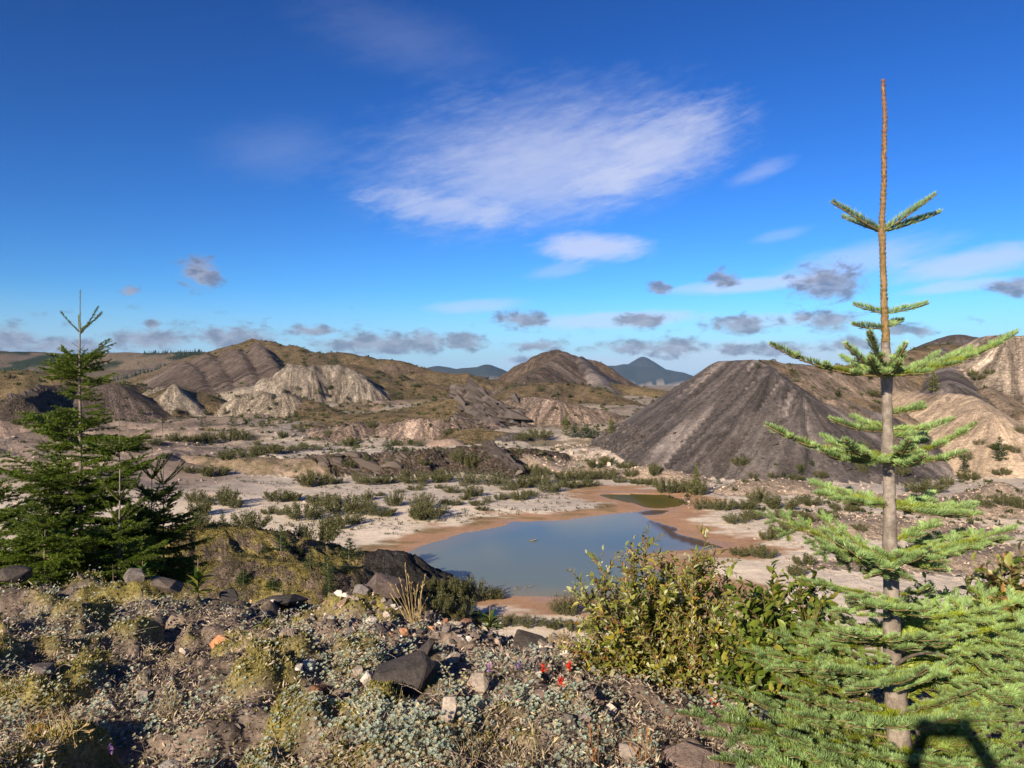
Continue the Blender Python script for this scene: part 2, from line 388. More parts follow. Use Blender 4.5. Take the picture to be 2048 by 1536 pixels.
CLS = {  # scree colour, second colour, moss share, moss colour, streak strength, pebble/rock relief
    'forest': ((.022, .029, .026), (.042, .044, .042), 0.0, (0, 0, 0), 0.5, 1.0),
    'farhill': ((.13, .105, .09), (.08, .066, .058), 0.50, (.115, .092, .058), 0.4, 0.8),
    'scrub': ((.100, .074, .058), (.150, .118, .095), 0.58, (.130, .099, .052), 0.6, 1.2),
    'spur': ((.080, .064, .057), (.128, .103, .091), 0.20, (.125, .096, .052), 0.8, 1.2),
    'ash': ((.31, .275, .235), (.17, .148, .126), 0.08, (.12, .10, .05), 1.0, 1.2),
    'cone': ((.32, .28, .23), (.18, .153, .125), 0.12, (.13, .10, .045), 0.9, 1.2),
    'ochre': ((.135, .104, .080), (.110, .085, .068), 0.66, (.155, .118, .058), 0.5, 1.0),
    'scree': ((.068, .059, .057), (.118, .100, .092), 0.05, (.12, .095, .05), 1.0, 0.55),
    'blackscree': ((.040, .036, .035), (.062, .056, .053), 0.03, (.11, .09, .03), 0.6, 1.0),
    'rock': ((.060, .050, .045), (.10, .08, .065), 0.16, (.12, .095, .04), 0.7, 1.6),
    'pink': ((.28, .21, .17), (.20, .155, .13), 0.15, (.12, .10, .05), 0.5, 0.5),
    'peak': ((.120, .090, .070), (.085, .069, .060), 0.16, (.14, .108, .058), 1.0, 1.2),
    'bank': ((.25, .195, .158), (.145, .116, .10), 0.16, (.12, .095, .045), 1.1, 1.1),
    'pinkcliff': ((.26, .20, .168), (.155, .122, .105), 0.14, (.13, .10, .04), 0.9, 1.0),
    'pinksand': ((.25, .195, .155), (.19, .148, .118), 0.42, (.15, .118, .066), 0.6, 0.5),
    'bankrock': ((.115, .09, .072), (.085, .068, .058), 0.42, (.115, .088, .04), 0.6, 1.3),
    'pale': ((.40, .31, .235), (.30, .235, .18), 0.10, (.14, .11, .05), 0.4, 0.7),
    'tan': ((.25, .195, .148), (.175, .140, .112), 0.36, (.135, .100, .050), 0.7, 0.8),
    'ashright': ((.46, .39, .315), (.21, .175, .145), 0.05, (.12, .1, .05), 1.3, 1.0),
    'paleash': ((.38, .305, .23), (.25, .20, .155), 0.10, (.13, .10, .045), 0.7, 0.6),
    'moss': ((.140, .108, .082), (.105, .084, .068), 0.66, (.190, .158, .046), 0.6, 1.0),
    'sand': ((.45, .365, .30), (.38, .305, .25), 0.0, (.1, .1, .05), 0.0, 0.35),
    'knoll': ((.10, .078, .060), (.065, .05, .04), 0.5, (.12, .10, .025), 0.0, 0.8),
}
CLSN = list(CLS)
PLATEAU = {('scree_hill', 'tan'): 4.5, ('right_hill', 'tan'): 14.0, ('rocky_bank', 'pinksand'): 14.0, ('rocky_bank', 'bankrock'): 12.0}

# pond outlines, photo pixels on the level valley floor
POND_Z = -10.0


def floor_xy(px, py, z=POND_Z):
    D = z * FPX / (CY - py)
    return ((px - CX) / FPX * D, D)


POND = [floor_xy(*p) for p in (
    (790, 1150), (815, 1108), (835, 1097), (860, 1087), (895, 1078), (930, 1066), (960, 1062), (1000, 1054), (1025, 1045), (1070, 1043), (1130, 1041),
    (1190, 1033), (1240, 1027), (1272, 1025), (1300, 1041), (1325, 1058), (1345, 1076), (1360, 1080), (1400, 1092), (1440, 1098), (1400, 1099), (1340, 1101), (1300, 1106), (1268, 1111),
    (1266, 1117), (1290, 1132), (1330, 1150), (1390, 1170), (1330, 1190), (1200, 1193), (1120, 1193), (1060, 1191), (1010, 1189), (960, 1183), (900, 1180))]
INLET = [floor_xy(*p) for p in ((1298, 1041), (1320, 1047), (1350, 1056), (1362, 1060), (1345, 1063), (1360, 1070), (1390, 1077), (1430, 1090), (1450, 1096), (1395, 1093), (1360, 1082), (1340, 1074))]
TONGUE = [floor_xy(*p) for p in ((1275, 1025), (1300, 1021), (1336, 1021), (1325, 1027), (1305, 1030), (1285, 1030))]
POND2 = [floor_xy(*p) for p in ((1192, 985), (1203, 980), (1240, 981), (1290, 986), (1330, 990), (1360, 998), (1372, 1006), (1355, 1012), (1320, 1017), (1290, 1014), (1270, 1007), (1240, 1001), (1210, 994))]


def poly_sd(poly, x, y):
    """signed distance to a polygon, negative inside"""
    d = np.full(x.shape, 1e9)
    inside = np.zeros(x.shape, bool)
    n = len(poly)
    for i in range(n):
        ax, ay = poly[i]
        bx, by = poly[(i + 1) % n]
        ex, ey = bx - ax, by - ay
        t = np.clip(((x - ax) * ex + (y - ay) * ey) / (ex * ex + ey * ey + 1e-12), 0, 1)
        d = np.minimum(d, (x - ax - t * ex) ** 2 + (y - ay - t * ey) ** 2)
        c = ((ay > y) != (by > y)) & (x < ex * (y - ay) / (ey + (1e-12 if ey == 0 else 0)) + ax)
        inside ^= c
    d = np.sqrt(d)
    return np.where(inside, -d, d)


KNOLL = [(-9, -6), (-8, 4), (-6.5, 6.9), (-4.3, 6.7), (-3.2, 6.3), (-2.0, 6.15), (-1.2, 5.9), (-0.7, 5.6), (-0.25, 5.3), (0.15, 5.15), (0.6, 4.75), (1.1, 4.5), (1.7, 4.5), (2.6, 4.9), (4.5, 5.2), (8, 4.5), (9, -6)]


def base_floor(x, y):
    r = np.hypot(x, y)
    yy = np.maximum(y, 0.3 * r)
    z = np.interp(yy, [0, 66, 85, 100, 125, 150, 200, 300, 600, 1500, 9000], [-10, -10, -9.75, -8.9, -8.0, -7.0, -5.7, -4.6, -4.0, -6, -6])
    w = sstep(r, 55, 110)
    z = z + (fbm(x / 14, y / 14, 3, 4) - 0.5) * 2.6 * w + (fbm(x / 4.0, y / 4.0, 5, 3) - 0.5) * 0.5 * w
    z = z + (fbm(x / 5.0, y / 5.0, 9, 3) - 0.5) * 0.16 * (1 - w)
    lf = sstep(-x / np.maximum(yy, 1), 0.30, 0.45) * sstep(r, 70, 100)
    z = z + lf * (ridged(x / 16, y / 9, 21, 4) - 0.55) * 3.0
    return z


def terrain(x, y, full=True):
    x = np.asarray(x, float)
    y = np.asarray(y, float)
    zb = base_floor(x, y)
    zb = np.where(np.hypot(x, y) < 92, np.maximum(zb, -9.93), zb)
    h = zb.copy()
    owner = np.zeros(x.shape, int)
    cls = np.full(x.shape, CLSN.index('sand'))
    aa = np.zeros(x.shape)      # position along the ridge (for streaks)
    dd = np.full(x.shape, 0.0)  # distance from the ridge
    ws = np.full(x.shape, 3.0)  # gully width of the hill
    warp = (fbm(x / 9, y / 9, 31, 3) - 0.5)
    names = ['ground']
    for hi, (own, cl, s1, s2, rad, fa, fw, pts) in enumerate(HILLS):
        if own not in names:
            names.append(own)
        oi = names.index(own)
        zm = max(p[2] for p in pts)
        reach = (zm + 13) / min(s1, s2) + rad + 5
        if min(s1, s2) < 0.15:
            reach = min(reach, 60.0)
        xs = [p[0] for p in pts]
        ys = [p[1] for p in pts]
        m = (x > min(xs) - reach) & (x < max(xs) + reach) & (y > min(ys) - reach) & (y < max(ys) + reach)
        if not m.any():
            continue
        X, Y = x[m], y[m]
        best = np.full(X.shape, -1e9)
        bA = np.zeros(X.shape)
        bD = np.zeros(X.shape)
        acc = 0.0
        for a, b in zip(pts[:-1], pts[1:]):
            ex, ey = b[0] - a[0], b[1] - a[1]
            L = math.hypot(ex, ey) + 1e-9
            t = ((X - a[0]) * ex + (Y - a[1]) * ey) / (L * L)
            tc = np.clip(t, 0, 1)
            dx, dy = X - a[0] - tc * ex, Y - a[1] - tc * ey
            d = np.hypot(dx, dy)
            # which side: towards the viewer (smaller range) or away
            away = (dx * (a[0] + b[0]) + dy * (a[1] + b[1])) / (math.hypot(a[0] + b[0], a[1] + b[1]) * np.maximum(d, 1e-6))
            k = sstep(away, -0.35, 0.75)
            s = s1 + (s2 - s1) * k
            wide = PLATEAU.get((own, cl))
            ang = np.arctan2(dx, dy)
            z = a[2] + tc * (b[2] - a[2]) - s * (np.sqrt(d * d + rad * rad) - rad)
            if wide:
                z = z - np.maximum(0, 0.70 - s) * np.maximum(d - wide, 0)
            along = acc + tc * L + np.where((t < 0) | (t > 1), ang * max(3.0 * fw, 5.0), 0)
            g = z > best
            best = np.where(g, z, best)
            bA = np.where(g, along, bA)
            bD = np.where(g, d, bD)
            acc += L
        # gullies run down the slope
        wv = warp[m] * fw * 0.5
        fl = 0.6 * (1 - np.abs(2 * vnoise((bA + wv) / fw, bD / (fw * 9), hi * 5 + 1) - 1)) + 0.4 * vnoise((bA + wv) / fw * 2.7, bD / (fw * 5), hi * 5 + 2)
        best = best - fa * fl * sstep(bD, 0, fw * 1.6)
        if cl in ('rock', 'bankrock', 'pinkcliff'):
            # broken rock: ledges dipping to one side
            bl = ridged((X * 0.8 + Y * 0.25) / (fw * 0.55), (Y - X * 0.5) / (fw * 0.9), hi + 60, 3)
            best = best + (bl - 0.6) * fa * 0.9
        best = best + (fbm(X / (fw * 0.8), Y / (fw * 0.8), hi + 90, 4, 0.6) - 0.5) * fa * 0.8
        if own == 'mossy_hummock':
            best = best + (ridged(X / 0.9, Y / 0.9, 301, 4, 0.6) - 0.55) * 0.42 * sstep(bD, 0.0, 0.5)
        elif fw < 12:
            best = best + (fbm(X / (fw * .30), Y / (fw * .30), hi + 150, 3, 0.6) - 0.5) * fa * (0.2 if cl == 'scree' else 0.5)
        elif fw < 30:
            best = best + (fbm(X / (fw * .45), Y / (fw * .45), hi + 150, 4, 0.6) - 0.5) * fa * 0.9
        hm = h[m]
        kk = 0.25 if fw < 12 else (0.8 if fw < 60 else 5.0)
        if own == 'mossy_hummock':
            kk = 0.12
        e = np.clip(0.5 + 0.5 * (best - hm) / kk, 0, 1)
        hn = hm * (1 - e) + best * e + kk * e * (1 - e) * 0.5
        g = best > hm
        h[m] = hn
        owner[m] = np.where(g, oi, owner[m])
        cls[m] = np.where(g, CLSN.index(cl), cls[m])
        aa[m] = np.where(g, bA / fw, aa[m])
        dd[m] = np.where(g, bD / fw, dd[m])
        ws[m] = np.where(g, fw, ws[m])
    # ponds
    sd1 = poly_sd(POND, x, y)
    sdi = np.minimum(poly_sd(INLET, x, y), poly_sd(TONGUE, x, y))
    sd2 = poly_sd(POND2, x, y)
    wob = (fbm(x / 0.9, y / 0.9, 41, 3) - 0.5) * 0.35
    sd = np.minimum(sd1, sdi) + wob
    sdd = np.minimum(sd, sd2 + wob)
    near = (y < 70) & (y > 26) & (sdd < 14)
    shore = np.where(sdd > 0, POND_Z + 0.012 * sdd + 0.0035 * sdd ** 2, POND_Z + 0.16 * np.maximum(sdd, -5))
    flat = (owner == 0) & near
    bl = sstep(sdd, 4.5, 9)
    h = np.where(flat, shore * (1 - bl) + h * bl, h)
    # the knoll the viewer stands on
    sk = poly_sd(KNOLL, x, y)
    r = np.hypot(x, y)
    n1 = fbm(x / 1.1, y / 1.1, 51, 3)
    zk = -1.66 + (n1 - 0.5) * 0.16 + 0.03 * (x + 1.0) * (x > -1) * 0
    zk = np.where(sk > 0, zk - (np.sqrt(sk * sk + 0.10) - 0.316) * (0.60 + 0.18 * (fbm(x / 2, y / 2, 53, 2) - 0.5)), zk)
    zk = zk - 0.12 * sstep(sk, -0.9, 0.1)
    kn = zk > h
    h = np.where(kn, zk, h)
    owner = np.where(kn, -1, owner)
    cls = np.where(kn, CLSN.index('knoll'), cls)
    return dict(h=h, owner=owner, cls=cls, a=aa, d=dd, ws=ws, sd=sd, sd2=sd2, sk=sk, names=names)


def knoll_detail(x, y):
    """moss cushions, pits and litter on the near ground; returns height and cushion mask"""
    r = np.hypot(x, y)
    fade = 1 - sstep(r, 9, 14)
    c1 = fbm(x / 0.34, y / 0.34, 61, 2)
    cush = sstep(c1, 0.50, 0.72)
    c2 = vnoise(x / 0.11, y / 0.11, 63)
    pit = sstep(fbm(x / 0.55 + 3, y / 0.55, 67, 2), 0.56, 0.75)
    leftw = sstep(-x, -0.2, 1.2)
    c3 = sstep(fbm(x / 0.16, y / 0.16, 65, 2), 0.42, 0.66)
    dz = cush * (0.095 + 0.045 * c2) * (0.45 + 0.55 * leftw) - pit * (0.07 + 0.05 * leftw) + c3 * 0.05 + (fbm(x / 0.07, y / 0.07, 69, 3) - 0.5) * 0.05
    return dz * fade, cush, pit


def ground_z(x, y):
    x = np.atleast_1d(np.asarray(x, float))
    y = np.atleast_1d(np.asarray(y, float))
    T = terrain(x, y)
    z = T['h'].copy()
    k = T['owner'] == -1
    dz, _, _ = knoll_detail(x, y)
    z[k] += dz[k]
    return z


def hit_pixels(pix, dmin=None):
    """first ground point seen through each photo pixel"""
    pix = np.asarray(pix, float)
    u = (pix[:, 0] - CX) / FPX
    v = (CY - pix[:, 1]) / FPX
    n = len(pix)
    D = np.geomspace(2.2, 1500, 900)
    dm = np.zeros(n) if dmin is None else np.asarray(dmin, float)
    gx = (u[:, None] * D[None, :])
    gy = np.broadcast_to(D[None, :], gx.shape)
    gz = terrain(gx.ravel(), gy.ravel())['h'].reshape(gx.shape)
    ok = (gz >= v[:, None] * D[None, :]) & (D[None, :] > dm[:, None])
    i = np.where(ok.any(1), ok.argmax(1), len(D) - 1)
    lo = D[np.maximum(i - 1, 0)]
    hi = D[i]
    for _ in range(7):
        mid = 0.5 * (lo + hi)
        z = terrain(u * mid, mid)['h']
        b = z >= v * mid
        hi = np.where(b, mid, hi)
        lo = np.where(b, lo, mid)
    x, y = u * hi, hi
    return np.stack([x, y, ground_z(x, y)], 1)


def knoll_hits(pix):
    """as hit_pixels, for things that stand on the knoll: a sight line that just clears the rim is set on the rim"""
    H = hit_pixels(pix)
    for i, (px, py) in enumerate(pix):
        if H[i, 1] > 7.3:
            u = (px - CX) / FPX
            D = np.linspace(3.5, 7.2, 160)
            z = ground_z(u * D, D)
            k = int(np.argmax(z / D))
            H[i] = (u * D[k], D[k], z[k])
    return H


# ------------------------------------------------------------------ mesh and material helpers
def new_mesh(name, V, F, C=None, smooth=True):
    """F: list of int arrays (n,3) or (n,4)"""
    V = np.asarray(V, np.float32)
    me = bpy.data.meshes.new(name)
    F = [np.asarray(f, np.int32) for f in F if len(f)]
    nl = sum(f.size for f in F)
    npoly = sum(len(f) for f in F)
    me.vertices.add(len(V))
    me.vertices.foreach_set('co', V.ravel())
    me.loops.add(nl)
    me.loops.foreach_set('vertex_index', np.concatenate([f.ravel() for f in F]))
    me.polygons.add(npoly)
    tot = np.concatenate([np.full(len(f), f.shape[1], np.int32) for f in F])
    st = np.concatenate([[0], np.cumsum(tot)[:-1]]).astype(np.int32)
    me.polygons.foreach_set('loop_start', st)
    me.polygons.foreach_set('use_smooth', np.full(npoly, smooth, bool))
    me.update(calc_edges=True)
    if C is not None:
        C = np.asarray(C, np.float32)
        if C.shape[1] == 3:
            C = np.concatenate([C, np.ones((len(C), 1), np.float32)], 1)
        at = me.color_attributes.new('Col', 'FLOAT_COLOR', 'POINT')
        at.data.foreach_set('color', C.ravel())
    return me


def link(name, me, mat=None, parent=None, **props):
    o = bpy.data.objects.new(name, me)
    COL.objects.link(o)
    if mat is not None and me is not None and len(me.materials) == 0:
        me.materials.append(mat)
    if parent is not None:
        o.parent = parent
    for k, v in props.items():
        o[k] = v
    return o


def empty(name, loc=(0, 0, 0), **props):
    o = bpy.data.objects.new(name, None)
    COL.objects.link(o)
    o.location = loc
    o.empty_display_size = 0.1
    for k, v in props.items():
        o[k] = v
    return o


def material(name):
    m = bpy.data.materials.new(name)
    m.use_nodes = True
    m.node_tree.nodes.clear()
    g = NT(m.node_tree)
    out = g.new('ShaderNodeOutputMaterial')
    return m, g, out


def bump(g, height, strength, dist, normal=None):
    b = g.new('ShaderNodeBump')
    g.put(b.inputs['Strength'], strength)
    g.put(b.inputs['Distance'], dist)
    g.put(b.inputs['Height'], height)
    if normal is not None:
        g.put(b.inputs['Normal'], normal)
    return b.outputs[0]


def terrain_mat():
    m, g, out = material('earth')
    at = g.new('ShaderNodeAttribute', attribute_name='Col')
    ro = g.new('ShaderNodeAttribute', attribute_name='relief')
    geo = g.new('ShaderNodeNewGeometry')
    pos = geo.outputs['Position']
    n1 = g.noise(pos, 0.35, 12, 0.68)
    n2 = g.noise(pos, 2.3, 8, 0.7)
    n0 = g.noise(pos, 0.09, 5, 0.6)
    n3 = g.noise(pos, 38.0, 4, 0.65)
    al = g.new('ShaderNodeAttribute', attribute_name='along').outputs['Fac']
    dn = g.new('ShaderNodeAttribute', attribute_name='down').outputs['Fac']
    sk_ = g.new('ShaderNodeAttribute', attribute_name='streak').outputs['Fac']
    wig = g.m('MULTIPLY', g.m('SUBTRACT', n1, 0.5), 1.6)
    ns = g.noise(g.comb(g.m('ADD', g.m('MULTIPLY', al, 1.1), wig), g.m('MULTIPLY', dn, 0.07), 4.4), 1.0, 6, 0.72)
    ns2 = g.noise(g.comb(g.m('ADD', g.m('MULTIPLY', al, 0.33), wig), g.m('MULTIPLY', dn, 0.035), 8.4), 1.0, 3, 0.6)
    strk = g.m('ADD', g.m('MULTIPLY', g.m('SUBTRACT', g.ss(ns, 0.30, 0.72), 0.5), 0.75), g.m('MULTIPLY', g.m('SUBTRACT', g.ss(ns2, 0.32, 0.68), 0.5), 0.55))
    strk = g.m('ADD', 1.0, g.m('MULTIPLY', strk, sk_))
    v = g.new('ShaderNodeTexVoronoi', feature='F1')
    g.put(v.inputs['Vector'], pos)
    g.put(v.inputs['Scale'], 3.6)
    v2 = g.new('ShaderNodeTexVoronoi', feature='F1')
    g.put(v2.inputs['Vector'], pos)
    g.put(v2.inputs['Scale'], 16.0)
    vr = g.m('ADD', 0.35, g.m('MULTIPLY', ro.outputs['Fac'], 0.8), clamp=True)
    f = g.m('ADD', g.m('MULTIPLY', g.m('SUBTRACT', g.ss(n1, 0.33, 0.68), 0.5), 0.5), g.m('MULTIPLY', g.m('SUBTRACT', g.ss(n2, 0.33, 0.68), 0.5), 0.5))
    f = g.m('ADD', g.m('MULTIPLY', f, vr), 0.97)
    f = g.m('MULTIPLY', f, g.m('ADD', 0.62, g.m('MULTIPLY', g.ss(n3, 0.32, 0.68), 0.76)))
    # stones: each cell a shade of its own
    sep = g.new('ShaderNodeSeparateColor')
    g.l.new(v.outputs['Color'], sep.inputs[0])
    st = g.m('MULTIPLY', g.m('SUBTRACT', sep.outputs[0], 0.5), g.m('MULTIPLY', ro.outputs['Fac'], 0.5))
    sep2 = g.new('ShaderNodeSeparateColor')
    g.l.new(v2.outputs['Color'], sep2.inputs[0])
    st2 = g.m('MULTIPLY', g.m('SUBTRACT', sep2.outputs[0], 0.5), g.m('MULTIPLY', ro.outputs['Fac'], 0.5))
    f = g.m('MULTIPLY', f, g.m('ADD', 1.0, g.m('ADD', st, st2)))
    f = g.m('MULTIPLY', f, strk)
    cc = g.new('ShaderNodeCombineColor')
    for i in range(3):
        g.put(cc.inputs[i], f)
    col = g.mix(1.0, at.outputs['Color'], cc.outputs[0], 'MULTIPLY')
    h = g.m('ADD', g.m('ADD', g.m('MULTIPLY', n1, g.m('SUBTRACT', 1.3, g.m('MULTIPLY', sk_, 0.7))), g.m('MULTIPLY', n0, g.m('MULTIPLY', ro.outputs['Fac'], 2.0))), g.m('ADD', g.m('ADD', g.m('MULTIPLY', n2, 0.35), g.m('MULTIPLY', n3, 0.035)), g.m('MULTIPLY', g.m('ADD', g.m('MULTIPLY', v.outputs['Distance'], -0.16), g.m('MULTIPLY', v2.outputs['Distance'], -0.06)), ro.outputs['Fac'])))
    h = g.m('ADD', h, g.m('MULTIPLY', g.m('MULTIPLY', ns, sk_), 0.5))
    nb = bump(g, h, g.m('MULTIPLY', ro.outputs['Fac'], 0.95, clamp=True), 1.5)
    p = g.new('ShaderNodeBsdfPrincipled')
    g.put(p.inputs['Base Color'], col)
    wet = g.new('ShaderNodeAttribute', attribute_name='wet')
    g.put(p.inputs['Roughness'], g.m('SUBTRACT', 0.95, g.m('MULTIPLY', wet.outputs['Fac'], 0.45)))
    g.put(p.inputs['Specular IOR Level'], g.m('ADD', 0.12, g.m('MULTIPLY', wet.outputs['Fac'], 0.3)))
    g.put(p.inputs['Normal'], nb)
    g.l.new(p.outputs[0], out.inputs[0])
    return m


def build_terrain():
    th1 = np.radians(np.arange(-37.4, 37.41, 0.17))
    th0 = np.radians(np.concatenate([np.linspace(-178, -60, 12), np.linspace(-54, -38, 6)]))
    th2 = np.radians(np.concatenate([np.linspace(38, 54, 6), np.linspace(60, 178, 12)]))
    TH = np.concatenate([th0, th1, th2])
    R = [0.25]
    while R[-1] < 9500:
        r = R[-1]
        step = 0.04 if r < 2.2 else 0.0072 if r < 7.5 else 0.03 if r < 25 else 0.0066 if r < 260 else 0.008 if r < 420 else 0.014 if r < 1100 else 0.025
        R.append(r * (1 + step))
    R = np.array(R)
    nr, nt = len(R), len(TH)
    rr, tt = np.meshgrid(R, TH, indexing='ij')
    x = (rr * np.sin(tt)).ravel()
    y = (rr * np.cos(tt)).ravel()
    T = terrain(x, y)
    z = T['h'].copy()
    own, cls = T['owner'], T['cls']
    kn = own == -1
    dz, cush, pit = knoll_detail(x, y)
    z = np.where(kn, z + dz, z)
    V = np.stack([x, y, z], 1)
    # slope
    Zg = V.reshape(nr, nt, 3)
    du = np.zeros_like(Zg)
    dv = np.zeros_like(Zg)
    du[1:-1] = Zg[2:] - Zg[:-2]
    du[0] = Zg[1] - Zg[0]
    du[-1] = Zg[-1] - Zg[-2]
    dv[:, 1:-1] = Zg[:, 2:] - Zg[:, :-2]
    dv[:, 0] = Zg[:, 1] - Zg[:, 0]
    dv[:, -1] = Zg[:, -1] - Zg[:, -2]
    nrm = np.cross(dv, du)
    nrm /= np.linalg.norm(nrm, axis=2, keepdims=True) + 1e-12
    up = np.abs(nrm[:, :, 2]).ravel()
    # colours
    cA = np.array([CLS[c][0] for c in CLSN])[cls]
    cB = np.array([CLS[c][1] for c in CLSN])[cls]
    moss = np.array([CLS[c][2] for c in CLSN])[cls]
    cM = np.array([CLS[c][3] for c in CLSN])[cls] * np.array((1.22, 1.19, 1.30))
    dim = np.isin(cls, [CLSN.index(q) for q in ('forest', 'scree', 'blackscree', 'pale', 'sand')])[:, None]
    cA = np.where(dim, cA, cA * np.array((1.40, 1.34, 1.26)))
    cB = np.where(dim, cB, cB * np.array((1.40, 1.34, 1.26)))
    cM = cM * 1.12
    stk = np.array([CLS[c][4] for c in CLSN])[cls]
    rel = np.array([CLS[c][5] for c in CLSN])[cls]
    r = np.hypot(x, y)
    sc = np.where(T['ws'] > 100, 60.0, np.where(T['ws'] > 30, 12.0, np.where(T['ws'] > 6, 2.6, np.where(T['ws'] > 1.7, 1.1, 0.45))))
    s1 = vnoise(T['a'] * 0.9 + 9, T['d'] * 0.12, 71) * 0.36 + vnoise(T['a'] * 2.4, T['d'] * 0.16, 73) * 0.40 + vnoise(T['a'] * 5.5, T['d'] * 0.25, 77) * 0.24
    s2 = fbm(x / (7 * sc), y / (7 * sc), 75, 4)
    f = np.clip(0.5 + (s1 - 0.5) * 3.0 * np.minimum(stk, 1.3) + (s2 - 0.5) * 1.8, 0, 1)[:, None]
    c = cA * (1 - f) + cB * f
    light = sstep(s1, 0.62, 0.74)[:, None] * (stk > 0.85)[:, None] * 0.75
    c = c * (1 + light)
    mn = fbm(x / (4.5 * sc), y / (4.5 * sc), 81, 4)
    flatw = sstep(up, 0.74, 0.93)
    mw = sstep(mn + (moss - 0.5) * 1.1 + (flatw - 0.7) * 0.5, 0.44, 0.60) * (moss > 0)
    mw = np.clip(mw * np.minimum(1, moss * 2.2), 0, 1)[:, None]
    mm = cM * (0.75 + 0.5 * fbm(x / (1.6 * sc), y / (1.6 * sc), 83, 3))[:, None]
    c = c * (1 - mw) + mm * mw
    # dark scrub patches on the distant hills
    sp = sstep(fbm(x / (1.5 * sc), y / (1.5 * sc), 85, 3), 0.62, 0.70)[:, None] * (moss > 0.2)[:, None] * 0.55
    c = c * (1 - sp) + np.array((.045, .048, .022)) * sp
    # conifer woods on the far hills
    fh = (cls == CLSN.index('farhill'))[:, None] * sstep(fbm(x / 60, y / 45, 87, 4), 0.50, 0.56)[:, None]
    c = c * (1 - fh) + np.array((.022, .034, .018)) * fh
    # valley floor: pale silt, grey sand, mud round the pond, algae
    fl = own == 0
    sdm = np.minimum(T['sd'], T['sd2'])
    nf = fbm(x / 6.0, y / 2.2, 91, 4)
    nf2 = fbm(x / 2.0, y / 0.8, 93, 4)
    mud = np.array((.42, .25, .145))
    silt = np.array((.72, .605, .465))
    grey = np.array((.54, .46, .375))
    olive = np.array((.19, .145, .06))
    cf = np.where((sstep(y, 60, 70) * sstep(nf, 0.35, 0.6))[:, None] > 0.5, grey, silt)
    g1 = (sstep(y + (nf - 0.5) * 25, 58, 70))[:, None]
    cf = silt * (1 - g1) + grey * g1
    cf = cf * (0.86 + 0.28 * nf2)[:, None]
    me_ = sdm + (nf2 - 0.5) * 4.5 + (nf - 0.5) * 2.0
    mudw = (1 - sstep(me_, 2.2, 3.6))[:, None]
    ol = (sstep(me_, 0.9, 1.8) * (1 - sstep(me_, 2.6, 4.0)) * sstep(nf, 0.46, 0.60) * (x < 8.5))[:, None] * 0.7
    cf = cf * (1 - mudw) + mud * mudw
    cf = cf * (1 - ol) + olive * ol
    veg = (sstep(fbm(x / 5, y / 5, 95, 4), 0.50, 0.64) * sstep(y, 84, 98))[:, None] * 0.75
    cf = cf * (1 - veg) + np.array((.14, .112, .058)) * veg
    farf = sstep(y, 96, 140)[:, None] * 0.55
    cf = cf * (1 - farf) + np.array((.17, .135, .095)) * farf
    lz = (sstep(-x / np.maximum(y, 1), 0.28, 0.42) * sstep(y, 62, 80))[:, None]
    pb = sstep(fbm(x / 12, y / 5, 97, 4), 0.40, 0.58)[:, None]
    cl_ = np.array((.17, .132, .106)) * (1 - pb) + np.array((.30, .235, .19)) * pb
    cf = cf * (1 - lz) + cl_ * lz
    c = np.where(fl[:, None], cf, c)
    wet = np.where(fl, (1 - sstep(me_, -0.2, 0.9)), 0.0)
    rel = np.where(fl, 0.05 + 0.10 * sstep(sdm, 2, 5) + 0.35 * sstep(y, 84, 95) + 0.2 * sstep(x, 12, 18), rel)
    # under water the bed is silt
    # near ground
    k1 = fbm(x / 0.5, y / 0.5, 101, 4)
    k2 = vnoise(x / 0.05, y / 0.05, 103)
    soil = np.array((.150, .116, .092)) * (0.6 + 0.8 * k1)[:, None]
    lit = np.array((.27, .215, .175))
    soil = soil * (1 - 0.5 * sstep(k2, 0.55, 0.8)[:, None]) + lit * 0.5 * sstep(k2, 0.55, 0.8)[:, None]
    mossc = np.array((.215, .180, .055)) * (0.55 + 0.6 * vnoise(x / 0.03, y / 0.03, 105) + 0.35 * (k1 - 0.5))[:, None]
    mossk = (cush * sstep(-x + (k1 - .5) * 3, -0.6, 0.9))[:, None] * 0.95
    kc = soil * (1 - mossk) + mossc * mossk
    slope_c = np.array((.10, .08, .058)) * (0.7 + 0.6 * k1)[:, None]
    outk = sstep(T['sk'], 0.25, 1.2)[:, None]
    kc = kc * (1 - outk) + slope_c * outk
    c = np.where(kn[:, None], kc, c)
    rel = np.where(kn, 0.22, rel)
    c = np.clip(c, 0.008, 0.8)
    stk2 = np.where(fl | kn, 0.0, np.minimum(stk, 1.1)) * np.clip(1 - mw[:, 0] * 0.8, 0, 1) * (T['ws'] < 30)
    mat = terrain_mat()
    idx = np.arange(nr * nt).reshape(nr, nt)
    Q = np.stack([idx[:-1, :-1], idx[:-1, 1:], idx[1:, 1:], idx[1:, :-1]], -1).reshape(-1, 4)
    qo = own[Q]
    # majority owner of a face
    qown = np.where(qo[:, 0] == qo[:, 2], qo[:, 0], np.where(qo[:, 1] == qo[:, 3], qo[:, 1], qo[:, 0]))
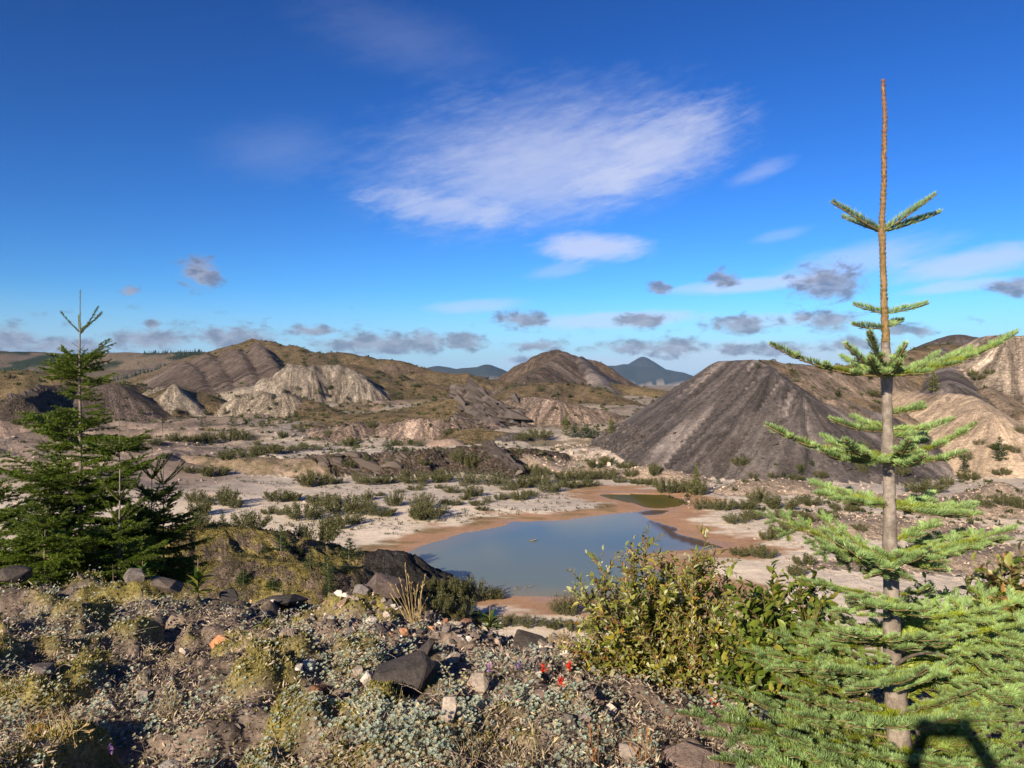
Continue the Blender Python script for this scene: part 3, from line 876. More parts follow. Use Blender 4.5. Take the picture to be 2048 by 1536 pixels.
    nice = {-1: ('knoll', 'near knoll of moss, litter and gravel the viewer stands on'),
            'ground': ('ground', 'valley floor of pale silt and pink mud round the pond'),
            'mountain_west': ('mountain', 'far blue wooded mountain ridge left of the central peak'),
            'mountain_east': ('mountain', 'far blue mountain with a sharp pointed summit'),
            'far_hills': ('hill', 'long low far hills with dark conifer woods at the left edge'),
            'left_hill': ('hill', 'large brown hill with grey spurs on the left skyline'),
            'ash_cliff': ('hill', 'fluted pale grey ash cliff below the left hill'),
            'ash_cone': ('hill', 'row of small pale ash cones below the grey spurs'),
            'ochre_hill': ('hill', 'ochre grassy hill with a dark rocky face at the left edge'),
            'dark_cone': ('hill', 'dark grey scree cone behind the left conifer'),
            'centre_peak': ('hill', 'bare brown peak in the middle of the skyline'),
            'centre_hill': ('hill', 'low ochre ridge in front of the central peak'),
            'scree_bank': ('hill', 'streaked pinkish scree bank behind the reed flat'),
            'outcrop_hill': ('hill', 'ridge of tilted dark rock in the middle distance'),
            'ochre_mesa': ('hill', 'ochre tableland ending in a pink broken cliff'),
            'pale_bench': ('hill', 'pale sandy bench behind the ochre tableland'),
            'rocky_bank': ('hill', 'low rocky bank along the far edge of the sand flat'),
            'scree_hill': ('hill', 'big dark grey scree hill right of the pond'),
            'right_hill': ('hill', 'high right hill with a white cliff at the frame edge'),
            'pale_spur': ('hill', 'sunlit pale spur right of the fir trunk'),
            'pale_mound': ('hill', 'pale pebbly mounds along the foot of the scree hill'),
            'mossy_hummock': ('hill', 'mossy hummock with a black scree end before the pond')}
    pieces = {}
    for oi in np.unique(qown):
        fq = Q[qown == oi]
        used, inv = np.unique(fq, return_inverse=True)
        key = -1 if oi == -1 else T['names'][oi]
        nm, lab = nice[key]
        me = new_mesh(nm, V[used], [inv.reshape(-1, 4)[:, ::-1]], c[used])
        for an, arr in (('relief', rel), ('wet', wet), ('along', T['a'] * T['ws']), ('down', T['d'] * T['ws']), ('streak', stk2)):
            a_ = me.attributes.new(an, 'FLOAT', 'POINT')
            a_.data.foreach_set('value', arr[used].astype(np.float32))
        o = link(nm, me, mat, None, kind='structure', label=lab)
        pieces[key] = o
    print('terrain', nr, nt, len(Q))
    return pieces


TERR = build_terrain()


def build_water():
    m, g, out = material('water')
    p = g.new('ShaderNodeBsdfPrincipled')
    geo = g.new('ShaderNodeNewGeometry')
    n = g.noise(geo.outputs['Position'], 0.10, 2, 0.5)
    at = g.new('ShaderNodeAttribute', attribute_name='Col')
    g.put(p.inputs['Base Color'], at.outputs['Color'])
    g.put(p.inputs['Roughness'], 0.05)
    g.put(p.inputs['IOR'], 1.333)
    g.put(p.inputs['Specular IOR Level'], g.new('ShaderNodeAttribute', attribute_name='gloss').outputs['Fac'])
    rp = g.noise(geo.outputs['Position'], 6.0, 3, 0.6)
    g.put(p.inputs['Normal'], bump(g, rp, 0.05, 0.02))
    g.l.new(p.outputs[0], out.inputs[0])
    for nm, poly, lab in (('pond', POND + [], 'large blue grey pond in the middle of the valley floor'), ('pond', POND2, 'small dark olive pool behind the large pond')):
        xs = [q[0] for q in poly]
        ys = [q[1] for q in poly]
        x0, x1, y0, y1 = min(xs) - 3, max(xs) + 3, min(ys) - (3 if poly is not POND2 else 0.6), max(ys) + 3
        if poly is not POND2:
            x1 = floor_xy(1470, 1097)[0]
            y1 = floor_xy(0, 1019)[1]
        else:
            y0 = floor_xy(0, 1018.5)[1]
        nx, ny = 60, 60
        gx, gy = np.meshgrid(np.linspace(x0, x1, nx), np.linspace(y0, y1, ny), indexing='ij')
        V = np.stack([gx.ravel(), gy.ravel(), np.full(gx.size, POND_Z)], 1)
        sd = poly_sd(poly, V[:, 0], V[:, 1])
        dep = sstep(-sd, 0.0, 2.6)[:, None]
        if poly is POND2:
            C = np.array((.12, .095, .028)) * (1 - dep) + np.array((.085, .080, .022)) * dep
        else:
            C = np.array((.20, .185, .12)) * (1 - dep) + np.array((.125, .165, .145)) * dep
            inl = (1 - sstep(np.minimum(poly_sd(INLET, V[:, 0], V[:, 1]), poly_sd(TONGUE, V[:, 0], V[:, 1])), -0.1, 0.25))[:, None]
            C = C * (1 - inl) + np.array((.105, .072, .042)) * inl
        idx = np.arange(nx * ny).reshape(nx, ny)
        Q = np.stack([idx[:-1, :-1], idx[1:, :-1], idx[1:, 1:], idx[:-1, 1:]], -1).reshape(-1, 4)
        me = new_mesh(nm, V, [Q], C)
        gl = np.full(len(V), .0012) if poly is POND2 else .10 - .098 * inl[:, 0]
        a_ = me.attributes.new('gloss', 'FLOAT', 'POINT')
        a_.data.foreach_set('value', gl.astype(np.float32))
        link(nm, me, m, None, kind='structure', label=lab)


build_water()


def build_haze():
    m = bpy.data.materials.new('haze')
    m.use_nodes = True
    m.node_tree.nodes.clear()
    g = NT(m.node_tree)
    out = g.new('ShaderNodeOutputMaterial')
    v = g.new('ShaderNodeVolumePrincipled')
    v.inputs['Color'].default_value = (0.38, 0.64, 1.0, 1)
    v.inputs['Density'].default_value = HAZE
    v.inputs['Anisotropy'].default_value = 0.0
    g.l.new(v.outputs[0], out.inputs['Volume'])
    X, z0, z1 = 10500.0, -90.0, 330.0
    V = [(sx * X, sy * X, z) for z in (z0, z1) for sx, sy in ((-1, -1), (1, -1), (1, 1), (-1, 1))]
    F = [(3, 2, 1, 0), (4, 5, 6, 7), (0, 1, 5, 4), (1, 2, 6, 5), (2, 3, 7, 6), (3, 0, 4, 7)]
    link('haze', new_mesh('haze', V, [F], None, False), m, None, kind='stuff', label='thin blue haze over the distance')


HAZE = 0.00005
build_haze()


# ------------------------------------------------------------------ plant materials
def leaf_mat(name, trans=0.25, rough=0.55, spec=0.25, var=0.35, tint=(1, 1, 1), each=0.0):
    m, g, out = material(name)
    at = g.new('ShaderNodeAttribute', attribute_name='Col')
    geo = g.new('ShaderNodeNewGeometry')
    n = g.noise(geo.outputs['Position'], 9.0, 3, 0.6)
    f = g.m('ADD', 1 - var / 2, g.m('MULTIPLY', g.ss(n, 0.3, 0.7), var))
    if each:
        oi = g.new('ShaderNodeObjectInfo')
        f = g.m('MULTIPLY', f, g.m('ADD', 1 - each / 2, g.m('MULTIPLY', oi.outputs['Random'], each)))
    cc = g.new('ShaderNodeCombineColor')
    for i in range(3):
        g.put(cc.inputs[i], g.m('MULTIPLY', f, tint[i]))
    col = g.mix(1.0, at.outputs['Color'], cc.outputs[0], 'MULTIPLY')
    p = g.new('ShaderNodeBsdfPrincipled')
    g.put(p.inputs['Base Color'], col)
    g.put(p.inputs['Roughness'], rough)
    g.put(p.inputs['Specular IOR Level'], spec)
    if trans > 0:
        t = g.new('ShaderNodeBsdfTranslucent')
        g.put(t.inputs['Color'], g.mix(1.0, col, (1.15, 1.2, 0.7), 'MULTIPLY'))
        mx = g.new('ShaderNodeMixShader')
        g.put(mx.inputs[0], trans)
        g.l.new(p.outputs[0], mx.inputs[1])
        g.l.new(t.outputs[0], mx.inputs[2])
        g.l.new(mx.outputs[0], out.inputs[0])
    else:
        g.l.new(p.outputs[0], out.inputs[0])
    return m


def bark_mat(name, c1, c2, scale, bstr=0.5, stretch=0.25):
    m, g, out = material(name)
    tc = g.new('ShaderNodeTexCoord')
    mp = g.new('ShaderNodeMapping')
    g.l.new(tc.outputs['Object'], mp.inputs[0])
    mp.inputs['Scale'].default_value = (1, 1, stretch)
    n = g.noise(mp.outputs[0], scale, 6, 0.65)
    n2 = g.noise(tc.outputs['Object'], scale * 0.35, 3, 0.5)
    col = g.mix(g.ss(n, 0.35, 0.65), c1, c2)
    col = g.mix(g.m('MULTIPLY', g.ss(n2, 0.45, 0.7), 0.5), col, tuple(v * 0.55 for v in c1))
    mp2 = g.new('ShaderNodeMapping')
    g.l.new(tc.outputs['Object'], mp2.inputs[0])
    mp2.inputs['Scale'].default_value = (1, 1, 5)
    n5 = g.noise(mp2.outputs[0], scale * .9, 4, 0.7)
    col = g.mix(g.m('MULTIPLY', g.ss(n5, 0.56, 0.70), 0.55), col, tuple(v * 0.45 for v in c1))
    col = g.mix(g.m('MULTIPLY', g.ss(n5, 0.40, 0.28), 0.4), col, tuple(min(1, v * 1.35) for v in c2))
    p = g.new('ShaderNodeBsdfPrincipled')
    g.put(p.inputs['Base Color'], col)
    g.put(p.inputs['Roughness'], 0.75)
    g.put(p.inputs['Specular IOR Level'], 0.25)
    g.put(p.inputs['Normal'], bump(g, n, bstr, 0.01))
    g.l.new(p.outputs[0], out.inputs[0])
    return m


M_NEEDLE = leaf_mat('fir_needles', 0.18, 0.45, 0.4, 0.5, (1, 1, 1), 0.35)
M_DOUG = leaf_mat('conifer_needles', 0.25, 0.5, 0.3, 0.4, (1, 1, 1), 0.45)
M_LEAF = leaf_mat('shrub_leaves', 0.38, 0.42, 0.35, 0.3)
M_WILLOW = leaf_mat('willow_leaves', 0.25, 0.6, 0.2, 0.5)
M_DRY = leaf_mat('dry_stems', 0.15, 0.7, 0.15, 0.4)
M_FLOWER = leaf_mat('flower_petals', 0.25, 0.5, 0.2, 0.2)
M_FIRBARK = bark_mat('fir_bark', (.150, .122, .100), (.290, .250, .210), 30, 0.6, 0.7)
M_LEADER = bark_mat('fir_leader_scales', (.17, .10, .05), (.28, .185, .085), 60, 0.9, 0.6)
M_BARK = bark_mat('grey_bark', (.12, .10, .08), (.25, .21, .17), 30, 0.5, 0.2)
M_TWIG = bark_mat('twig_bark', (.13, .075, .045), (.24, .15, .09), 40, 0.3, 0.3)


# ------------------------------------------------------------------ shape builders
def norm(v):
    v = np.asarray(v, float)
    return v / (np.linalg.norm(v, axis=-1, keepdims=True) + 1e-12)


class Geo:
    """collects triangles and quads with a colour per vertex"""

    def __init__(s):
        s.V, s.T, s.Q, s.C, s.n = [], [], [], [], 0

    def add(s, V, T=None, Q=None, C=(1, 1, 1)):
        V = np.asarray(V, float).reshape(-1, 3)
        if T is not None and len(T):
            s.T.append(np.asarray(T) + s.n)
        if Q is not None and len(Q):
            s.Q.append(np.asarray(Q) + s.n)
        C = np.asarray(C, float)
        if C.ndim == 1:
            C = np.broadcast_to(C, V.shape)
        s.V.append(V)
        s.C.append(C)
        s.n += len(V)

    def tube(s, pts, rad, sides=6, C=(1, 1, 1), cap=True):
        pts = np.asarray(pts, float)
        n = len(pts)
        rad = np.broadcast_to(np.asarray(rad, float), (n,))
        d = np.gradient(pts, axis=0) if n > 2 else np.repeat([pts[1] - pts[0]], n, 0)
        d = norm(d)
        ref = np.where(np.abs(d[:, 2:3]) > 0.9, [[1.0, 0, 0]], [[0, 0, 1.0]])
        a = norm(np.cross(d, ref))
        b = np.cross(d, a)
        th = np.linspace(0, 2 * math.pi, sides, endpoint=False)
        V = pts[:, None, :] + rad[:, None, None] * (a[:, None, :] * np.cos(th)[None, :, None] + b[:, None, :] * np.sin(th)[None, :, None])
        idx = np.arange(n * sides).reshape(n, sides)
        Q = np.stack([idx[:-1], np.roll(idx[:-1], -1, 1), np.roll(idx[1:], -1, 1), idx[1:]], -1).reshape(-1, 4)
        Cc = np.asarray(C, float)
        if Cc.ndim == 2:
            Cc = np.repeat(Cc, sides, 0)
        T = None
        V = V.reshape(-1, 3)
        if cap:
            V = np.concatenate([V, pts[-1:]])
            if Cc.ndim == 2:
                Cc = np.concatenate([Cc, Cc[-1:]])
            T = np.stack([idx[-1], np.roll(idx[-1], -1), np.full(sides, n * sides)], -1)
        s.add(V, T, Q, Cc)

    def blades(s, base, dirv, side, length, width, C0, C1, bend=None, wpos=0.45):
        """many kite-shaped needles or leaves (2 triangles each)"""
        base = np.asarray(base, float)
        n = len(base)
        length = np.broadcast_to(np.asarray(length, float), (n,))[:, None]
        width = np.broadcast_to(np.asarray(width, float), (n,))[:, None]
        mid = base + dirv * length * wpos
        tip = base + dirv * length
        if bend is not None:
            tip = tip + bend * length
            mid = mid + bend * length * wpos * wpos
        V = np.stack([base, mid + side * width / 2, tip, mid - side * width / 2], 1).reshape(-1, 3)
        i = np.arange(n)[:, None] * 4
        T = np.concatenate([i + [0, 1, 3], i + [1, 2, 3]])
        C0 = np.broadcast_to(np.asarray(C0, float), (n, 3))
        C1 = np.broadcast_to(np.asarray(C1, float), (n, 3))
        Cm = (C0 + C1) / 2
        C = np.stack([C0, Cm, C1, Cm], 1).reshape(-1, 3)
        s.add(V, T, None, C)

    def stamp(s, tmpl, mats, trans, cols=None):
        """copies of a template Geo (already merged): mats (n,3,3), trans (n,3)"""
        V, T, Q, C = tmpl
        n = len(trans)
        W = np.einsum('nij,kj->nki', mats, V) + trans[:, None, :]
        k = len(V)
        off = (np.arange(n) * k)[:, None, None]
        CC = np.broadcast_to(C[None], (n, k, 3))
        if cols is not None:
            CC = CC * cols[:, None, :]
        s.add(W.reshape(-1, 3), (T[None] + off).reshape(-1, 3) if len(T) else None, (Q[None] + off).reshape(-1, 4) if len(Q) else None, CC.reshape(-1, 3))

    def merged(s):
        return (np.concatenate(s.V), np.concatenate(s.T) if s.T else np.zeros((0, 3), int), np.concatenate(s.Q) if s.Q else np.zeros((0, 4), int), np.concatenate(s.C))

    def mesh(s, name, smooth=True, origin=None):
        V, T, Q, C = s.merged()
        if origin is not None:
            V = V - np.asarray(origin)
        return new_mesh(name, V, [T, Q], C, smooth)


def rot_z(a):
    c, s_ = np.cos(a), np.sin(a)
    o = np.zeros_like(c)
    return np.stack([np.stack([c, -s_, o], -1), np.stack([s_, c, o], -1), np.stack([o, o, o + 1], -1)], -2)


def frames(nrm, ang):
    """rotation whose z axis is nrm, spun by ang"""
    nrm = norm(nrm)
    ref = np.where(np.abs(nrm[:, 2:3]) > 0.95, [[1.0, 0, 0]], [[0, 0, 1.0]])
    a = norm(np.cross(ref, nrm))
    b = np.cross(nrm, a)
    ca, sa = np.cos(ang)[:, None], np.sin(ang)[:, None]
    x = a * ca + b * sa
    y = -a * sa + b * ca
    return np.stack([x, y, nrm], -1)


def resample(pts, n):
    pts = np.asarray(pts, float)
    L = np.concatenate([[0], np.cumsum(np.linalg.norm(np.diff(pts, axis=0), axis=1))])
    t = np.linspace(0, L[-1], n)
    return np.stack([np.interp(t, L, pts[:, k]) for k in range(3)], 1), L[-1]


# ------------------------------------------------------------------ noble fir in the foreground
BLUE0, BLUE1 = np.array((.048, .095, .018)), np.array((.315, .455, .175))
OLD0, OLD1 = np.array((.065, .095, .004)), np.array((.270, .325, .014))
UP = np.array((0, 0, 1.0))


def fir_shoot(g, pts, age, rng, dens=620, nl=0.034, r0=0.0035, r1=0.0022, wn=0.0027, bark=(.20, .15, .07)):
    """a shoot clothed in needles that sweep upward; age 0 = this year's blue growth, 1 = older olive growth"""
    pts, L = resample(pts, max(4, int(np.linalg.norm(np.asarray(pts[-1]) - np.asarray(pts[0])) / 0.025) + 2))
    g.tube(pts, np.linspace(r0, r1, len(pts)), 5, np.array(bark), True)
    n = int(L * dens * 3.3)
    if n < 4:
        return
    t = rng.uniform(0, 1, n) ** 0.97
    k = np.minimum((t * (len(pts) - 1)).astype(int), len(pts) - 2)
    fr = (t * (len(pts) - 1) - k)[:, None]
    p = pts[k] * (1 - fr) + pts[k + 1] * fr
    ax = norm(pts[k + 1] - pts[k])
    sd = norm(np.cross(ax, UP + 0.001))
    up = np.cross(sd, ax)
    # needles leave the sides and the top of the shoot, few from beneath
    a = rng.normal(0, 1.0, n)
    a = np.clip(a, -2.1, 2.1) * 1.0
    rad = sd * np.sin(a)[:, None] + up * np.cos(a)[:, None]
    d = norm(rad * rng.uniform(.75, 1.05, n)[:, None] + ax * rng.uniform(.25, .75, n)[:, None] + UP * 0.15 + rng.normal(0, .12, (n, 3)))
    bend = norm(up * 0.55 + ax * 0.35) * (np.abs(np.sin(a))[:, None] * 0.30)
    ln = nl * rng.uniform(0.72, 1.1, n) * np.clip(0.45 + 0.55 * np.sin(np.pi * np.clip(t * 0.92 + 0.12, 0, 1)), .55, 1)
    side = norm(np.cross(d, rad + rng.normal(0, .35, (n, 3))))
    w = wn * rng.uniform(.8, 1.2, n)
    mixv = np.clip(age + rng.normal(0, .12, n), 0, 1)[:, None]
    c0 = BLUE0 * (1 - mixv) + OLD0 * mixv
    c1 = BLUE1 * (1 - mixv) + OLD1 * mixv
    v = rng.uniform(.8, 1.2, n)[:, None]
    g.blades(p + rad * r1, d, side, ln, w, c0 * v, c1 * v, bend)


def curve(a, b, sag, n=8, upturn=0.0):
    a, b = np.asarray(a, float), np.asarray(b, float)
    t = np.linspace(0, 1, n)[:, None]
    p = a * (1 - t) + b * t
    p[:, 2:3] += -sag * 4 * t * (1 - t) + upturn * t ** 3
    return p


def fir_branch(g, root, tip, rng, lat=1.0, seg=0.125, years=None, sag=None, dens=620, inner=True, plane_up=None):
    """main axis with yearly nodes, a pair of side shoots at each node, short shoots on the longest of these"""
    root, tip = np.asarray(root, float), np.asarray(tip, float)
    L = np.linalg.norm(tip - root)
    sag = 0.05 * L if sag is None else sag
    ax = curve(root, tip, sag, 12, 0)
    P_, L = resample(ax, 24)
    ny = years if years is not None else max(1, int(round(L / seg)))
    tN = np.linspace(0, 1, ny + 1)
    # older wood near the trunk, blue at the tip
    for i in range(ny):
        a, b = int(tN[i] * 23), max(int(tN[i + 1] * 23), int(tN[i] * 23) + 1)
        age = 0.0 if i == ny - 1 else (0.35 if i == ny - 2 else 0.95)
        thick = 0.0032 + 0.0045 * (1 - tN[i]) * L
        dn = dens if i >= ny - 3 else dens * 0.55
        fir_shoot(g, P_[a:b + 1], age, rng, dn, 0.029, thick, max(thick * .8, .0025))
    if lat <= 0:
        return
    up = UP if plane_up is None else norm(plane_up)
    for i in range(1, ny):
        k = min(int(tN[i] * 23), 22)
        p = P_[k]
        d = norm(P_[min(k + 1, 23)] - P_[max(k - 1, 0)])
        sd = norm(np.cross(d, up))
        rem = L * (1 - tN[i])
        for s_ in (-1, 1):
            ll = lat * (0.34 * rem + 0.055) * rng.uniform(.75, 1.15)
            if i == ny - 1:
                ll = lat * rng.uniform(.07, .105)
            ang = rng.uniform(.72, .95)
            dirv = norm(d * math.cos(ang) + s_ * sd * math.sin(ang) + up * rng.uniform(-.05, .14))
            lt = curve(p, p + dirv * ll, 0.06 * ll, 6)
            nseg = max(1, int(round(ll / 0.105)))
            lp, _ = resample(lt, nseg * 3 + 1)
            for j in range(nseg):
                age = 0.0 if j == nseg - 1 else (0.45 if j == nseg - 2 else 0.95)
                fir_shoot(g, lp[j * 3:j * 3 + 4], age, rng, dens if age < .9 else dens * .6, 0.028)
                if j > 0:
                    q = lp[j * 3]
                    dd = norm(lp[j * 3 + 1] - q)
                    s2 = norm(np.cross(dd, up))
                    for s3 in (-1, 1):
                        l2 = rng.uniform(.06, .10) * (1 if j == nseg - 1 else 1.25)
                        a2 = rng.uniform(.7, .95)
                        dv = norm(dd * math.cos(a2) + s3 * s2 * math.sin(a2) + up * rng.uniform(-.05, .15))
                        fir_shoot(g, curve(q, q + dv * l2, .004, 4), 0.0 if rng.uniform() < .8 else .5, rng, dens, 0.027)
        # a weak shoot on top of the node
        if rng.uniform() < 0.5 and i < ny - 1:
            ll = rng.uniform(.05, .08)
            sgn = rng.choice([-1, 1])
            dirv = norm(d * .7 + up * .45 + sgn * sd * .3)
            fir_shoot(g, curve(p, p + dirv * ll, 0, 4), 0.1, rng, dens, 0.026)


def build_fir():
    D0 = 3.05
    trunk_px = [(1766, 158, 3.2), (1767, 190, 4.2), (1770, 230, 4.6), (1768, 300, 5.5), (1768, 380, 6), (1764, 440, 6.5), (1764, 466, 8.5), (1765, 500, 7), (1767, 560, 7.5), (1769, 620, 8.5), (1771, 680, 10),
                (1772, 720, 13), (1773, 748, 15), (1774, 790, 11.5), (1775, 850, 12), (1776, 900, 16), (1777, 930, 13), (1779, 1000, 14), (1780, 1080, 15.5), (1781, 1115, 18), (1782, 1160, 16.5), (1783, 1230, 17.5),
                (1784, 1290, 19), (1786, 1340, 19), (1791, 1385, 24), (1794, 1430, 23), (1798, 1480, 25), (1802, 1540, 29), (1806, 1600, 34)]
    px, py, pr = (np.array(v, float) for v in zip(*trunk_px))

    def tp(y_, dx=0.0):
        return np.array(P(np.interp(y_, py, px) + dx, y_, D0))

    base = P(1806, 1600, D0)
    zg = float(ground_z(base[0], base[1])[0])
    base = np.array((base[0], base[1], min(base[2], zg)))
    root = empty('fir_tree', base, label='tall young fir with a long bare leader and flat tiers of blue green branches', category='tree')

    def part(name, g, mat):
        me = g.mesh(name, True, base)
        return link(name, me, mat, root)

    # trunk and leader
    pts = np.array([tp(y_) for y_ in py[::-1]])
    pr = pr * np.interp(py, [500, 700, 1000, 1150], [.86, .82, .84, .90])
    rr = pr[::-1] / FPX * D0
    pts, _ = resample(pts, 160)
    yy = CY - pts[:, 2] / D0 * FPX
    rad = np.interp(yy, py, pr) / FPX * D0
    cut = np.argmax(yy < 690)
    rng = np.random.default_rng(5)
    jig = rng.normal(0, .0006, pts.shape)
    g = Geo()
    g.tube(pts[:cut + 1] + jig[:cut + 1], rad[:cut + 1] * (1 + rng.normal(0, .02, cut + 1)), 18, (1, 1, 1), False)
    part('trunk', g, M_FIRBARK)
    g = Geo()
    g.tube(pts[cut:] + jig[cut:] * 2, rad[cut:] * .92, 12, (1, 1, 1), True)
    # appressed scale needles on the leader
    n = 1500
    t = rng.uniform(0, 1, n)
    k = (t * (len(pts) - cut - 1)).astype(int) + cut
    a = rng.uniform(0, 2 * math.pi, n)
    rad_v = np.stack([np.cos(a), np.sin(a), 0 * a], 1)
    d = norm(rad_v * rng.uniform(.15, .40, n)[:, None] + np.array((0, 0, 1.0)))
    sidev = np.stack([-np.sin(a), np.cos(a), 0 * a], 1)
    hh = ((yy[k] - 160) / 520)[:, None]
    c = np.array((.22, .105, .07)) * (1 - hh) + np.array((.16, .155, .045)) * hh
    c = c * rng.uniform(.6, 1.25, (n, 1))
    part('leader', g, M_LEADER)
    g2 = Geo()
    g2.blades(pts[k] + rad_v * rad[k][:, None] * .85, d, sidev, .017, .0032, c, c * 1.3)
    part('scale_needles', g2, M_NEEDLE)['kind'] = 'stuff'

    B = []   # (trunk y, dx, tip px, tip py, tip depth, lateral factor, years)
    # top whorl of four plain shoots
    for tip in ((1664, 404, -.03), (1684, 434, .10), (1873, 388, -.04), (1880, 425, .08)):
        B.append((464, 0, *tip, 0, 1))
    B += [(627, 0, 1706, 609, .02, 0, 1), (627, 0, 1857, 607, .02, 0, 1), (657, 0, 1705, 650, -.03, 0, 1), (653, 0, 1804, 641, .12, 0, 1)]
    # big tier at 745
    B += [(752, 0, 1540, 689, -.02, .42, 4), (752, 0, 2036, 664, .02, .45, 5), (745, 0, 1690, 688, -.14, .5, 2), (748, 0, 1738, 662, -.25, .5, 2), (745, 0, 1812, 687, -.17, .4, 2),
          (750, 0, 1878, 705, .28, .5, 3), (748, 0, 1680, 712, .22, .5, 2), (750, 0, 1930, 700, .10, .5, 3), (750, 0, 1740, 715, -.30, .6, 2), (750, 0, 1800, 722, -.26, .6, 2)]
    # small shoots between the tiers
    B += [(826, 4, 1851, 808, -.02, .8, 2), (862, 0, 1659, 838, -.04, .35, 2), (855, 0, 1702, 833, .15, .4, 2), (860, 4, 1908, 838, .03, .35, 2), (872, 4, 1832, 868, -.03, .4, 2)]
    # tier at 915
    B += [(918, 0, 1532, 851, -.06, .5, 5), (920, 0, 1955, 848, -.10, .55, 4), (920, 0, 1935, 905, -.22, .6, 3), (922, 0, 1688, 880, -.30, .55, 3), (920, 0, 1820, 880, -.34, .6, 3), (922, 0, 1850, 912, -.38, .7, 2),
          (918, 0, 1640, 902, -.18, .6, 3), (915, 0, 1860, 855, .28, .6, 3), (915, 0, 1640, 870, .30, .7, 3)]
    # branches going away at 1010..1040
    B += [(1012, 0, 1618, 962, .35, 1.0, 4), (1006, 0, 1632, 985, .18, 1.0, 4), (1012, 0, 1690, 1000, -.1, .7, 2), (1008, 0, 1955, 1008, .36, 1.0, 4), (1012, 0, 1920, 1030, .15, 1.0, 3), (1016, 0, 1870, 985, .4, .8, 3)]
    # tier at 1115
    B += [(1118, 0, 1506, 1024, .14, 1.0, 6), (1118, 0, 1580, 1040, .24, .9, 5), (1120, 0, 1640, 1098, -.28, .8, 4), (1122, 0, 1720, 1115, -.42, .7, 3), (1120, 0, 2035, 1052, .14, 1.0, 6), (1120, 0, 1990, 1090, -.05, .9, 5), (1122, 0, 1850, 1110, -.42, .8, 3),
          (1085, 0, 1880, 1042, .05, .7, 3), (1118, 0, 1930, 1060, .35, 1.0, 4), (1122, 0, 1900, 1125, -.25, .8, 3)]
    # below the 1115 tier
    B += [(1195, 0, 1590, 1158, .05, .9, 4), (1205, 0, 1690, 1195, -.15, .9, 3), (1210, 0, 1660, 1225, -.1, .9, 3), (1190, 0, 1870, 1182, .12, .8, 3)]
    # broad lower tiers, seen from above
    B += [(1285, 0, 1592, 1245, .12, 1.0, 5), (1285, 0, 2075, 1185, .30, 1.0, 6), (1285, 0, 2090, 1240, .02, 1.0, 6), (1290, 0, 1700, 1262, -.36, 1.0, 4), (1288, 0, 1850, 1270, -.42, 1.0, 4), (1288, 0, 1960, 1262, -.20, 1.0, 5), (1280, 0, 1650, 1225, .35, 1.0, 4), (1280, 0, 1900, 1215, .45, 1.0, 5)]
    B += [(1330, 0, 1530, 1262, .10, 1.1, 5), (1340, 0, 1545, 1335, -.05, 1.0, 5), (1340, 0, 1650, 1340, -.38, 1.0, 4), (1345, 0, 2080, 1330, .05, 1.0, 6), (1340, 0, 1900, 1352, -.42, 1.0, 4), (1335, 0, 2100, 1270, .35, 1.0, 6)]
    B += [(1425, 0, 1500, 1318, .10, 1.1, 6), (1420, 0, 1560, 1390, -.10, 1.0, 5), (1430, 0, 2090, 1385, -.02, 1.0, 6), (1430, 0, 1980, 1440, -.45, 1.0, 5), (1425, 0, 1960, 1375, -.25, 1.0, 4), (1430, 0, 1690, 1440, -.42, 1.0, 4)]
    B += [(1490, 0, 1352, 1426, -.10, 1.15, 7), (1480, 0, 1440, 1375, .16, 1.0, 6), (1500, 0, 1490, 1490, -.26, 1.1, 6), (1495, 0, 2120, 1470, -.12, 1.1, 6), (1500, 0, 1900, 1530, -.50, 1.1, 4), (1500, 0, 2060, 1540, -.45, 1.1, 5), (1500, 0, 1640, 1520, -.50, 1.1, 5), (1490, 0, 2160, 1400, .2, 1.1, 6)]
    B += [(1540, 0, 1420, 1520, -.20, 1.1, 6), (1545, 0, 1560, 1580, -.50, 1.1, 5), (1545, 0, 1760, 1600, -.62, 1.1, 4), (1545, 0, 1900, 1600, -.60, 1.1, 5), (1540, 0, 2120, 1570, -.30, 1.1, 6)]
    B += [(1118, 0, 1815, 1125, -.44, .9, 4), (1205, 0, 1760, 1215, -.36, .9, 3), (1205, 0, 1835, 1222, -.34, .9, 3), (1340, 0, 1765, 1372, -.52, 1, 4), 
          (1430, 0, 1745, 1452, -.55, 1, 4), (1290, 0, 1620, 1290, -.18, 1, 5), (1430, 0, 1590, 1432, -.3, 1, 5), (1290, 0, 2020, 1300, -.12, 1, 6), 
          (1340, 0, 1480, 1300, .10, 1, 6), (1500, 0, 1400, 1470, -.18, 1, 7), (1500, 0, 1560, 1470, -.40, 1, 6), (1430, 0, 2060, 1440, -.2, 1, 6), (1540, 0, 1490, 1560, -.35, 1, 6), (1540, 0, 2010, 1590, -.5, 1, 6),
          (1240, 0, 2000, 1215, .1, 1, 6), (1380, 0, 2050, 1300, .25, 1, 6), (1400, 0, 1950, 1320, .4, 1, 6)]
    lib = {}
    for yrs in (3, 4, 5, 6, 7):
        for v in range(3 if yrs in (4, 5, 6) else 2):
            g = Geo()
            fir_branch(g, (0, 0, 0), (0, yrs * .14, 0), np.random.default_rng(900 + yrs * 10 + v), 1.12, 0.125, yrs, .02 * yrs * .14, 560)
            me = g.mesh('branch')
            me.materials.append(M_NEEDLE)
            lib.setdefault(yrs, []).append(me)
